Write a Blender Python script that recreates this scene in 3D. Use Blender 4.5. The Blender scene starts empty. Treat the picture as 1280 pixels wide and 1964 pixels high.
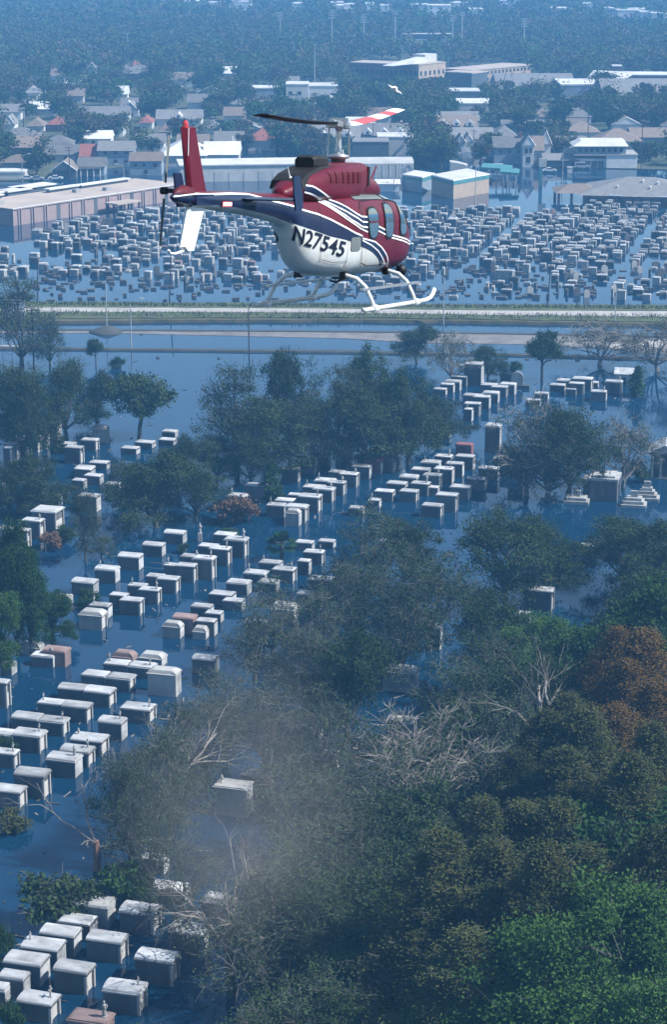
import bpy, bmesh, math, random
import numpy as np
from mathutils import Vector, Matrix
R = math.radians
random.seed(7)
scene = bpy.context.scene
COL = scene.collection

# ---------------------------------------------------------------- camera
CAM_H = 85.0            # metres above the flood water
FPX = 4150.0            # focal length in pixels of the 1280 px wide photograph
HORIZON = -200.0        # pixel row of the horizon (above the picture)
PITCH = math.atan((982 - HORIZON) / FPX)
cam_data = bpy.data.cameras.new('camera')
cam = bpy.data.objects.new('camera', cam_data)
COL.objects.link(cam)
cam.location = (0, 0, CAM_H)
cam.rotation_euler = (math.pi / 2 - PITCH, 0, 0)
cam_data.sensor_fit = 'HORIZONTAL'
cam_data.sensor_width = 36.0
cam_data.lens = 36.0 * FPX / 1280.0
cam_data.clip_start = 1.0
cam_data.clip_end = 30000.0
scene.camera = cam

# ---------------------------------------------------------------- sky, sun, exposure
SUN_ELEV = 47.0
SUN_AZ = -11.0          # degrees from +X towards +Y: sun stands on the right, just on the viewer's side
world = bpy.data.worlds.new('World')
scene.world = world
world.use_nodes = True
wn = world.node_tree
wn.nodes.clear()
sky = wn.nodes.new('ShaderNodeTexSky')
sky.sky_type = 'NISHITA'
sky.sun_disc = False
sky.sun_elevation = R(SUN_ELEV)
sky.sun_rotation = R(90.0 - SUN_AZ)
sky.air_density = 1.2
sky.dust_density = 0.5
sky.ozone_density = 3.5
wbg = wn.nodes.new('ShaderNodeBackground')
wbg.inputs['Strength'].default_value = 0.108
wout = wn.nodes.new('ShaderNodeOutputWorld')
wn.links.new(sky.outputs[0], wbg.inputs['Color'])
wn.links.new(wbg.outputs[0], wout.inputs['Surface'])

sun_data = bpy.data.lights.new('sun', 'SUN')
sun_data.energy = 5.0
sun_data.angle = R(0.53)
sun_data.color = (1.0, 0.985, 0.96)
sun = bpy.data.objects.new('sun', sun_data)
COL.objects.link(sun)
sdir = Vector((math.cos(R(SUN_ELEV)) * math.cos(R(SUN_AZ)), math.cos(R(SUN_ELEV)) * math.sin(R(SUN_AZ)), math.sin(R(SUN_ELEV))))
sun.rotation_euler = sdir.to_track_quat('Z', 'Y').to_euler()

vs = scene.view_settings
vs.view_transform = 'Standard'
vs.look = 'None'
vs.gamma = 1.0
vs.use_curve_mapping = False
vs.exposure = 0.82
scene.display_settings.display_device = 'sRGB'
cy = scene.cycles
cy.use_denoising = True
cy.use_adaptive_sampling = True
cy.adaptive_threshold = 0.03
cy.max_bounces = 5
cy.diffuse_bounces = 2
cy.glossy_bounces = 3
cy.transmission_bounces = 4
cy.transparent_max_bounces = 12
cy.volume_bounces = 0
cy.sample_clamp_indirect = 6.0
cy.caustics_reflective = False
cy.caustics_refractive = False

# ---------------------------------------------------------------- helpers
CP, SP = math.cos(PITCH), math.sin(PITCH)
def ray(px, py):
    u = (px - 640.0) / FPX
    v = (982.0 - py) / FPX
    return Vector((u, CP + v * SP, -SP + v * CP))
def at(px, py, z=0.0):
    """the point of the level z (metres above water) that the photograph shows at a pixel"""
    d = ray(px, py)
    t = (z - CAM_H) / d.z
    return Vector((d.x * t, d.y * t, z))
def ppm(p):
    """photograph pixels per metre at a world point"""
    return FPX / ((p.y) * CP + (CAM_H - p.z) * SP)
def pix(p):
    d = Vector(p) - Vector((0, 0, CAM_H))
    zc = d.y * CP - d.z * SP
    return (640 + FPX * d.x / zc, 982 - FPX * (d.y * SP + d.z * CP) / zc)

class MB:
    """collects shapes and links them as one mesh object"""
    def __init__(s):
        s.v, s.f, s.m = [], [], []
    def add(s, vs_, fs_, mi=0):
        n = len(s.v)
        s.v.extend([tuple(v) for v in vs_])
        s.f.extend([tuple(i + n for i in f) for f in fs_])
        s.m.extend([mi] * len(fs_))
        return s
    def box(s, x0, x1, y0, y1, z0, z1, mi=0, taper=0.0):
        t = taper
        return s.add([(x0, y0, z0), (x1, y0, z0), (x1, y1, z0), (x0, y1, z0),
                      (x0 + t, y0 + t, z1), (x1 - t, y0 + t, z1), (x1 - t, y1 - t, z1), (x0 + t, y1 - t, z1)],
                     [(3, 2, 1, 0), (4, 5, 6, 7), (0, 1, 5, 4), (1, 2, 6, 5), (2, 3, 7, 6), (3, 0, 4, 7)], mi)
    def obox(s, c, ux, uy, uz, hx, hy, hz, mi=0):
        c, ux, uy, uz = Vector(c), Vector(ux), Vector(uy), Vector(uz)
        P = [c + ux * (a * hx) + uy * (b * hy) + uz * (d * hz) for d in (-1, 1) for (a, b) in ((-1, -1), (1, -1), (1, 1), (-1, 1))]
        return s.add(P, [(3, 2, 1, 0), (4, 5, 6, 7), (0, 1, 5, 4), (1, 2, 6, 5), (2, 3, 7, 6), (3, 0, 4, 7)], mi)
    def prism(s, poly, axis, a, b, mi=0):
        """polygon of 2-D points extruded along x, y or z"""
        n = len(poly)
        def mk(p, t):
            return {'x': (t, p[0], p[1]), 'y': (p[0], t, p[1]), 'z': (p[0], p[1], t)}[axis]
        vs_ = [mk(p, a) for p in poly] + [mk(p, b) for p in poly]
        fs_ = [tuple(range(n - 1, -1, -1)), tuple(range(n, 2 * n))] + [(i, (i + 1) % n, n + (i + 1) % n, n + i) for i in range(n)]
        return s.add(vs_, fs_, mi)
    def tube(s, pts, rad, n=6, mi=0, cap=True):
        pts = [Vector(p) for p in pts]
        if not isinstance(rad, (list, tuple)): rad = [rad] * len(pts)
        rings = []
        up0 = None
        for i, p in enumerate(pts):
            d = (pts[min(i + 1, len(pts) - 1)] - pts[max(i - 1, 0)])
            if d.length < 1e-9: d = Vector((0, 0, 1))
            d.normalize()
            if up0 is None:
                up0 = Vector((0, 0, 1)) if abs(d.z) < .9 else Vector((1, 0, 0))
            a = (up0 - d * up0.dot(d))
            if a.length < 1e-6: a = d.orthogonal()
            a.normalize(); up0 = a
            b = d.cross(a)
            rings.append([p + (a * math.cos(t) + b * math.sin(t)) * rad[i] for t in [2 * math.pi * k / n for k in range(n)]])
        vs_ = [v for r in rings for v in r]
        fs_ = []
        for i in range(len(pts) - 1):
            for k in range(n):
                fs_.append((i * n + k, i * n + (k + 1) % n, (i + 1) * n + (k + 1) % n, (i + 1) * n + k))
        if cap:
            fs_.append(tuple(range(n - 1, -1, -1)))
            fs_.append(tuple(range((len(pts) - 1) * n, len(pts) * n)))
        return s.add(vs_, fs_, mi)
    def lathe(s, prof, n=10, c=(0, 0, 0), mi=0):
        """(radius, z) profile turned about z"""
        cx, cy_, cz = c
        vs_, fs_ = [], []
        for r, z in prof:
            for k in range(n):
                t = 2 * math.pi * k / n
                vs_.append((cx + r * math.cos(t), cy_ + r * math.sin(t), cz + z))
        for i in range(len(prof) - 1):
            for k in range(n):
                fs_.append((i * n + k, i * n + (k + 1) % n, (i + 1) * n + (k + 1) % n, (i + 1) * n + k))
        fs_.append(tuple(range(n - 1, -1, -1)))
        fs_.append(tuple(range((len(prof) - 1) * n, len(prof) * n)))
        return s.add(vs_, fs_, mi)
    def loft(s, rings, mi=0, cap=True):
        n = len(rings[0])
        vs_ = [v for r in rings for v in r]
        fs_ = []
        for i in range(len(rings) - 1):
            for k in range(n):
                fs_.append((i * n + k, i * n + (k + 1) % n, (i + 1) * n + (k + 1) % n, (i + 1) * n + k))
        if cap:
            fs_.append(tuple(range(n - 1, -1, -1)))
            fs_.append(tuple(range((len(rings) - 1) * n, len(rings) * n)))
        return s.add(vs_, fs_, mi)
    def mesh(s, name, mats, smooth=False):
        me = bpy.data.meshes.new(name)
        me.from_pydata(s.v, [], s.f)
        if not isinstance(mats, (list, tuple)): mats = [mats]
        for m in mats: me.materials.append(m)
        if len(mats) > 1: me.polygons.foreach_set('material_index', s.m)
        if smooth: me.polygons.foreach_set('use_smooth', [True] * len(s.f))
        me.update()
        return me
    def build(s, name, mats, parent=None, smooth=False):
        return obj(name, s.mesh(name, mats, smooth), parent)

def obj(name, me, parent=None):
    o = bpy.data.objects.new(name, me)
    COL.objects.link(o)
    if parent is not None: o.parent = parent
    return o
def tag(o, label=None, cat=None, group=None, kind=None):
    if label: o['label'] = label
    if cat: o['category'] = cat
    if group: o['group'] = group
    if kind: o['kind'] = kind
    return o
def empty(name, loc=(0, 0, 0), rz=0.0, label=None, cat=None, group=None):
    o = bpy.data.objects.new(name, None)
    COL.objects.link(o)
    o.empty_display_size = 0.3
    o.location = loc
    o.rotation_euler = (0, 0, rz)
    return tag(o, label, cat, group)
def setmat(o, m):
    """give one object its own material on shared mesh data"""
    o.material_slots[0].link = 'OBJECT'
    o.material_slots[0].material = m
    return o
ORD = ['first', 'second', 'third', 'fourth', 'fifth', 'sixth', 'seventh', 'eighth', 'ninth', 'tenth', 'eleventh', 'twelfth',
       'thirteenth', 'fourteenth', 'fifteenth', 'sixteenth', 'seventeenth', 'eighteenth', 'nineteenth', 'twentieth']
def ordinal(i):
    """0 -> first ... in words"""
    if i < 20: return ORD[i]
    tens = ['twenty', 'thirty', 'forty', 'fifty', 'sixty', 'seventy', 'eighty', 'ninety']
    t, u = divmod(i + 1, 10)
    if t >= 10:
        return str(i + 1) + ('th' if (i + 1) % 100 in (11, 12, 13) else {1: 'st', 2: 'nd', 3: 'rd'}.get((i + 1) % 10, 'th'))
    if u == 0: return ['twentieth', 'thirtieth', 'fortieth', 'fiftieth', 'sixtieth', 'seventieth', 'eightieth', 'ninetieth'][t - 2]
    return tens[t - 2] + '-' + ORD[u - 1]

# ---------------------------------------------------------------- materials
def mat(name, col, rough=0.85, var=0.0, scale=1.0, col2=None, bump=0.0, metal=0.0, spec=0.3, rand=0.0, coat=0.0, detail=4.0, streak=False):
    """principled surface: two colours mixed by noise in object space, optional bump and per-object brightness"""
    m = bpy.data.materials.new(name)
    m.use_nodes = True
    nt = m.node_tree
    b = nt.nodes['Principled BSDF']
    b.inputs['Roughness'].default_value = rough
    b.inputs['Metallic'].default_value = metal
    b.inputs['Specular IOR Level'].default_value = spec
    b.inputs['Coat Weight'].default_value = coat
    b.inputs['Base Color'].default_value = (*col, 1)
    if var or col2 or bump or rand:
        tc = nt.nodes.new('ShaderNodeTexCoord')
        src = tc.outputs['Object']
        if streak:
            mp = nt.nodes.new('ShaderNodeMapping')
            mp.inputs['Scale'].default_value = (1, 1, .25)
            nt.links.new(src, mp.inputs['Vector'])
            src = mp.outputs[0]
        oi = nt.nodes.new('ShaderNodeObjectInfo')
        ad = nt.nodes.new('ShaderNodeVectorMath'); ad.operation = 'ADD'
        cm = nt.nodes.new('ShaderNodeMath'); cm.operation = 'MULTIPLY'; cm.inputs[1].default_value = 37.0
        nt.links.new(oi.outputs['Random'], cm.inputs[0])
        nt.links.new(src, ad.inputs[0]); nt.links.new(cm.outputs[0], ad.inputs[1])
        no = nt.nodes.new('ShaderNodeTexNoise')
        no.inputs['Scale'].default_value = scale
        no.inputs['Detail'].default_value = detail
        no.inputs['Roughness'].default_value = 0.65
        nt.links.new(ad.outputs[0], no.inputs['Vector'])
        mr = nt.nodes.new('ShaderNodeMapRange')
        mr.inputs[1].default_value = .3; mr.inputs[2].default_value = .7
        nt.links.new(no.outputs['Fac'], mr.inputs[0])
        mx = nt.nodes.new('ShaderNodeMix'); mx.data_type = 'RGBA'
        c2 = col2 if col2 else tuple(c * (1 - var) for c in col)
        mx.inputs[6].default_value = (*c2, 1); mx.inputs[7].default_value = (*col, 1)
        nt.links.new(mr.outputs[0], mx.inputs[0])
        out = mx.outputs[2]
        if rand:
            rr = nt.nodes.new('ShaderNodeMapRange')
            rr.inputs[3].default_value = 1 - rand; rr.inputs[4].default_value = 1 + rand
            nt.links.new(oi.outputs['Random'], rr.inputs[0])
            vm = nt.nodes.new('ShaderNodeVectorMath'); vm.operation = 'SCALE'
            nt.links.new(out, vm.inputs[0]); nt.links.new(rr.outputs[0], vm.inputs['Scale'])
            out = vm.outputs[0]
        nt.links.new(out, b.inputs['Base Color'])
        if bump:
            bp = nt.nodes.new('ShaderNodeBump')
            bp.inputs['Strength'].default_value = bump
            bp.inputs['Distance'].default_value = 0.05
            nt.links.new(no.outputs['Fac'], bp.inputs['Height'])
            nt.links.new(bp.outputs[0], b.inputs['Normal'])
    return m

def leaf_mat(name, c1, c2, rand=0.25, trans=0.14, hue=0.0):
    m = bpy.data.materials.new(name)
    m.use_nodes = True
    nt = m.node_tree
    nt.nodes.clear()
    out = nt.nodes.new('ShaderNodeOutputMaterial')
    tc = nt.nodes.new('ShaderNodeTexCoord')
    oi = nt.nodes.new('ShaderNodeObjectInfo')
    cm = nt.nodes.new('ShaderNodeMath'); cm.operation = 'MULTIPLY'; cm.inputs[1].default_value = 53.0
    nt.links.new(oi.outputs['Random'], cm.inputs[0])
    ad = nt.nodes.new('ShaderNodeVectorMath'); ad.operation = 'ADD'
    nt.links.new(tc.outputs['Object'], ad.inputs[0]); nt.links.new(cm.outputs[0], ad.inputs[1])
    no = nt.nodes.new('ShaderNodeTexNoise'); no.inputs['Scale'].default_value = 0.45; no.inputs['Detail'].default_value = 5.0
    no.inputs['Roughness'].default_value = .8
    nt.links.new(ad.outputs[0], no.inputs['Vector'])
    mr = nt.nodes.new('ShaderNodeMapRange'); mr.inputs[1].default_value = .32; mr.inputs[2].default_value = .68
    nt.links.new(no.outputs['Fac'], mr.inputs[0])
    mx = nt.nodes.new('ShaderNodeMix'); mx.data_type = 'RGBA'
    mx.inputs[6].default_value = (*c1, 1); mx.inputs[7].default_value = (*c2, 1)
    nt.links.new(mr.outputs[0], mx.inputs[0])
    rr = nt.nodes.new('ShaderNodeMapRange'); rr.inputs[3].default_value = 1 - rand; rr.inputs[4].default_value = 1 + rand
    nt.links.new(oi.outputs['Random'], rr.inputs[0])
    vm = nt.nodes.new('ShaderNodeVectorMath'); vm.operation = 'SCALE'
    nt.links.new(mx.outputs[2], vm.inputs[0]); nt.links.new(rr.outputs[0], vm.inputs['Scale'])
    di = nt.nodes.new('ShaderNodeBsdfDiffuse'); tr = nt.nodes.new('ShaderNodeBsdfTranslucent')
    nt.links.new(vm.outputs[0], di.inputs['Color']); nt.links.new(vm.outputs[0], tr.inputs['Color'])
    ms = nt.nodes.new('ShaderNodeMixShader'); ms.inputs[0].default_value = trans
    nt.links.new(di.outputs[0], ms.inputs[1]); nt.links.new(tr.outputs[0], ms.inputs[2])
    nt.links.new(ms.outputs[0], out.inputs['Surface'])
    return m

# ================================================================ SETTING
def water_material():
    m = bpy.data.materials.new('flood_water')
    m.use_nodes = True
    nt = m.node_tree
    b = nt.nodes['Principled BSDF']
    b.inputs['Base Color'].default_value = (0.003, 0.024, 0.054, 1)
    b.inputs['Roughness'].default_value = 0.045
    b.inputs['IOR'].default_value = 1.33
    geo = nt.nodes.new('ShaderNodeNewGeometry')
    def noise(scale, detail, sx=1.0, sy=1.0):
        mp = nt.nodes.new('ShaderNodeMapping')
        mp.inputs['Scale'].default_value = (scale * sx, scale * sy, scale)
        nt.links.new(geo.outputs['Position'], mp.inputs['Vector'])
        n = nt.nodes.new('ShaderNodeTexNoise')
        n.inputs['Scale'].default_value = 1.0
        n.inputs['Detail'].default_value = detail
        nt.links.new(mp.outputs[0], n.inputs['Vector'])
        return n.outputs['Fac']
    r1 = noise(1.6, 3.0, 0.6, 1.0)
    patch = noise(0.02, 3.0)
    mr = nt.nodes.new('ShaderNodeMapRange')
    mr.inputs[1].default_value = .4; mr.inputs[2].default_value = .62
    mr.inputs[3].default_value = 0.15; mr.inputs[4].default_value = 1.0
    nt.links.new(patch, mr.inputs[0])
    mu = nt.nodes.new('ShaderNodeMath'); mu.operation = 'MULTIPLY'
    nt.links.new(r1, mu.inputs[0]); nt.links.new(mr.outputs[0], mu.inputs[1])
    bp = nt.nodes.new('ShaderNodeBump')
    bp.inputs['Strength'].default_value = 0.13
    bp.inputs['Distance'].default_value = 0.05
    nt.links.new(mu.outputs[0], bp.inputs['Height'])
    nt.links.new(bp.outputs[0], b.inputs['Normal'])
    return m
M = {}
M['water'] = water_material()
M['ground'] = mat('wet_ground', (0.09, 0.085, 0.06), 0.95, var=.5, scale=.05, col2=(0.04, 0.06, 0.025))
M['grass'] = mat('bank_grass', (0.075, 0.10, 0.032), 0.95, scale=.25, col2=(0.055, 0.055, 0.03))
M['bank'] = mat('bank_soil', (0.10, 0.08, 0.05), 0.95, scale=.4, col2=(0.04, 0.05, 0.02))
M['path'] = mat('pale_path', (0.36, 0.335, 0.305), 0.9, var=.35, scale=.25)
M['road'] = mat('wet_asphalt', (0.17, 0.16, 0.155), 0.5, var=.4, scale=.2)
M['kerb'] = mat('dark_kerb', (0.06, 0.065, 0.06), 0.9, var=.4, scale=.5)
M['mud'] = mat('pale_mud', (0.20, 0.185, 0.175), 0.9, var=.5, scale=.3)

b = MB()
b.add([(-7000, -300, 0), (7000, -300, 0), (7000, 14000, 0), (-7000, 14000, 0)], [(0, 1, 2, 3)])
tag(b.build('water', M['water']), kind='structure')
b = MB()
def gl(x): return at(0, 345).y - 4 + (x + 95) * -0.02
b.add([(-6900, gl(-95), .25), (-95, gl(-95), .25), (-20, 778, .25), (45, 778, .25), (70, at(1000, 322).y, .25), (130, at(1280, 330).y, .25), (6900, at(1280, 330).y, .25), (6900, 13900, .25), (-6900, 13900, .25)],
      [(0, 1, 2, 3, 4, 5, 6, 7, 8)])
b.add([(-6900, gl(-95), -.5), (-95, gl(-95), -.5), (-20, 778, -.5), (45, 778, -.5), (70, at(1000, 322).y, -.5), (130, at(1280, 330).y, -.5), (6900, at(1280, 330).y, -.5),
       (-6900, gl(-95), .25), (-95, gl(-95), .25), (-20, 778, .25), (45, 778, .25), (70, at(1000, 322).y, .25), (130, at(1280, 330).y, .25), (6900, at(1280, 330).y, .25)],
      [(i, i + 1, i + 8, i + 7) for i in range(6)])
tag(b.build('ground', M['ground']), kind='structure')

# strips that run across the picture: given by the pixel rows of their edges at a list of columns
def strip(name, rows, z, m, kind='structure', label=None, cat=None, side=True, jitter=0.0, parent=None, n=60):
    """rows: list of (px, top row, bottom row); the far and near edge are traced on the water level"""
    rng = random.Random(hash(name) % 1000)
    b = MB()
    far, near = [], []
    for i in range(n + 1):
        x = rows[0][0] + (rows[-1][0] - rows[0][0]) * i / n
        for k in range(len(rows) - 1):
            if rows[k][0] <= x <= rows[k + 1][0]:
                t = (x - rows[k][0]) / (rows[k + 1][0] - rows[k][0])
                yt = rows[k][1] * (1 - t) + rows[k + 1][1] * t
                yb = rows[k][2] * (1 - t) + rows[k + 1][2] * t
                break
        far.append(at(x, yt + rng.uniform(-jitter, jitter), z)); near.append(at(x, yb + rng.uniform(-jitter, jitter), z))
    vs_ = []
    for p in far: vs_.append(p)
    for p in near: vs_.append(p)
    for p in near: vs_.append((p.x, p.y - .3, -.4))
    for p in far: vs_.append((p.x, p.y + .3, -.4))
    N = n + 1
    fs_ = []
    for i in range(n):
        fs_.append((i, N + i, N + i + 1, i + 1))
        if side:
            fs_.append((N + i, 2 * N + i, 2 * N + i + 1, N + i + 1))
            fs_.append((3 * N + i, i, i + 1, 3 * N + i + 1))
    b.add(vs_, fs_)
    o = b.build(name, m, parent)
    return tag(o, label, cat, None, kind)
strip('canal_bank', [(-220, 584, 622), (0, 586, 617), (320, 588, 614), (640, 591, 613), (960, 594, 616), (1280, 594, 622), (1500, 595, 628)], .55, M['bank'], jitter=.6)
strip('grass_verge', [(-220, 578, 588), (0, 578, 590), (320, 580, 590), (640, 582, 592), (960, 584, 596), (1280, 585, 596), (1500, 589, 597)], .7, M['grass'], jitter=.8)
strip('footpath', [(-220, 588, 598), (0, 590, 599), (320, 590.5, 598), (640, 592.5, 599.5), (960, 596, 604), (1280, 597, 607), (1500, 598, 609)], .75, M['path'], jitter=.15)
strip('grass_bank', [(-220, 598, 612), (0, 599, 611), (320, 598, 609), (640, 600, 608), (960, 604.5, 612), (1280, 608, 617), (1500, 610, 616)], .8, M['grass'], jitter=.9)
strip('road_median', [(-220, 630, 640), (0, 631, 639), (180, 632, 638), (320, 633, 641), (640, 636, 648), (800, 637, 657), (1000, 640, 660), (1160, 644, 668), (1280, 650, 680), (1500, 660, 690)], .10, M['mud'], jitter=.3)
strip('median_kerb', [(-220, 629, 631), (0, 631, 632.4), (320, 632, 634), (640, 634, 636), (800, 635.5, 637.5), (1280, 643, 645), (1500, 648, 650)], .30, M['kerb'], jitter=.2)
strip('road_kerb', [(-220, 664, 667), (0, 665, 668), (100, 666, 668.6), (320, 668, 671), (640, 671, 675), (960, 677, 680), (1100, 680, 683.5), (1200, 684, 687), (1280, 683, 686.4), (1500, 676, 680)], .32, M['kerb'], jitter=.35)
strip('side_road', [(1080, 657, 661), (1180, 656, 667), (1280, 652, 670), (1500, 648, 676)], .13, M['path'], jitter=.3)

# ================================================================ TOMBS OF THE NEAR CEMETERY
M['t_grey'] = mat('shade_grey_granite', (0.105, 0.110, 0.118), 0.8, scale=1.3, col2=(0.052, 0.055, 0.060), bump=.15, rand=.28, streak=True)  # grey darkened and blued so walls read as being in shade
M['t_white'] = mat('pale_marble', (0.36, 0.355, 0.335), 0.75, scale=1.1, col2=(0.20, 0.195, 0.185), bump=.12, rand=.15, streak=True)
M['t_pink'] = mat('pink_granite', (0.25, 0.18, 0.16), 0.7, scale=1.4, col2=(0.15, 0.105, 0.095), bump=.12, rand=.15, streak=True)
M['t_red'] = mat('red_granite', (0.24, 0.104, 0.096), 0.6, scale=1.4, col2=(0.16, 0.064, 0.064), bump=.12, rand=.1)
M['t_dark'] = mat('dark_concrete', (0.09, 0.09, 0.088), 0.85, scale=1.2, col2=(0.05, 0.05, 0.048), bump=.2, rand=.2, streak=True)  # dark tone; on the tall clearing tomb it paints tree shade
M['t_roof'] = mat('pale_slab', (0.45, 0.455, 0.45), 0.8, scale=1.1, col2=(0.17, 0.17, 0.168), bump=.15, rand=.22, detail=6)  # pale tone; on plain tomb ends it paints in sunlight
M['t_tablet'] = mat('tablet_marble', (0.496, 0.48, 0.456), 0.5, scale=3, col2=(0.4, 0.384, 0.36))
TOMB_ANGLE = R(-16.0)

def U():
    P = {}
    # wall: unit block with a plinth, a shallow sunk panel on each long side, and the sealed end set back for the porch
    b = MB()
    b.box(-.5, .5, -.5, .5, -.35, 1.0)
    b.box(-.515, .515, -.52, .52, -.36, .10)
    P['wall'] = b.mesh('wall', M['t_grey'])
    b = MB()
    b.box(-.545, .545, -.56, .56, 0, .55); b.box(-.525, .525, -.535, .535, -.45, 0)
    P['cornice'] = b.mesh('cornice', M['t_grey'])
    b = MB()
    b.box(-.515, .515, -.52, .52, 0, .65); b.box(-.515, .515, -.52, .52, .65, 1.0, taper=.07)
    P['f'] = b.mesh('roof', M['t_roof'])
    b = MB()
    arc = [(.54 * math.cos(math.pi * k / 10) , .18 + 1.0 * math.sin(math.pi * k / 10) ** .75) for k in range(11)]
    b.prism([(.54, 0)] + arc + [(-.54, 0)], 'x', -.53, .53)
    P['b'] = b.mesh('roof', M['t_roof'])
    b = MB()
    # sarcophagus lid: curved on the long sides with hipped ends
    rings = []
    for x, s_ in ((-.54, 0.0), (-.54, .22), (-.44, .75), (-.36, 1.0), (.36, 1.0), (.44, .75), (.54, .22), (.54, 0.0)):
        rings.append([(x, y * (.54 - .16 * max(0, s_ - .22)), max(0.0, s_) * (1.0 if abs(y) < .8 else .8)) for y in (-1, -.7, 0, .7, 1)] + [(x, .5, -.02), (x, -.5, -.02)])
    b.loft(rings)
    P['h'] = b.mesh('roof', M['t_roof'])
    b = MB(); b.box(-.5, .5, -.5, .5, 0, 1); P['pilaster'] = b.mesh('pilaster', M['t_white'])
    b = MB(); b.box(0, 1, -.5, .5, 0, 1); b.box(.95, 1.15, -.38, .38, .12, .88); P['tablet'] = b.mesh('tablet', M['t_tablet'])
    b = MB()
    b.box(-.16, .16, -.16, .16, 0, .14); b.box(-.055, .055, -.06, .06, .14, 1.0); b.box(-.055, .055, -.24, .24, .62, .74)
    P['cross'] = b.mesh('cross', M['t_white'])
    b = MB()
    b.lathe([(.17, 0), (.17, .1), (.07, .16), (.06, .26), (.19, .45), (.21, .6), (.12, .72), (.15, .76), (.05, .9), (.0, .98)], 8)
    P['urn'] = b.mesh('urn', M['t_white'], True)
    b = MB()
    b.box(-.18, .18, -.18, .18, 0, .15)
    b.lathe([(.15, .15), (.17, .3), (.13, .7), (.15, .9), (.19, 1.02), (.07, 1.1), (.06, 1.13), (.095, 1.2), (.09, 1.3), (.02, 1.37)], 8)
    b.tube([(.1, .16, .98), (.2, .2, .8), (.24, .05, .85)], [.05, .045, .03], 5)
    b.tube([(.1, -.16, .98), (.2, -.2, .8), (.24, -.03, .85)], [.05, .045, .03], 5)
    P['statue'] = b.mesh('statue', M['t_white'], True)
    return P
TP = U()
TOMB_MATS = {'w': ('t_white', 'pale marble'), 'p': ('t_pink', 'pink granite'), 'r': ('t_red', 'dark red granite'), 'k': ('t_dark', 'dark-toned')}
ROOFN = {'f': 'flat-lidded', 'b': 'round-lidded', 'h': 'sarcophagus-shaped', 't': 'tall narrow'}
TROW = {'c1': 'cluster below the snapped tree', 'c2': 'rows above the snapped tree', 'c3': 'open-water rows before the palm',
        'c4': 'cluster by the reddish shrub', 'c5': 'rows around the fan palm', 'c6': 'packed rows beyond the palm',
        'c7': 'clearing by the large oaks', 'c8': 'far rows beside the road', 'c9': 'rows behind the broad oak',
        'c10': 'rows near the round tree', 'c11': 'gaps of the wood'}
TGROUP = {k: 'tombs in the ' + v for k, v in TROW.items()}
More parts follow.
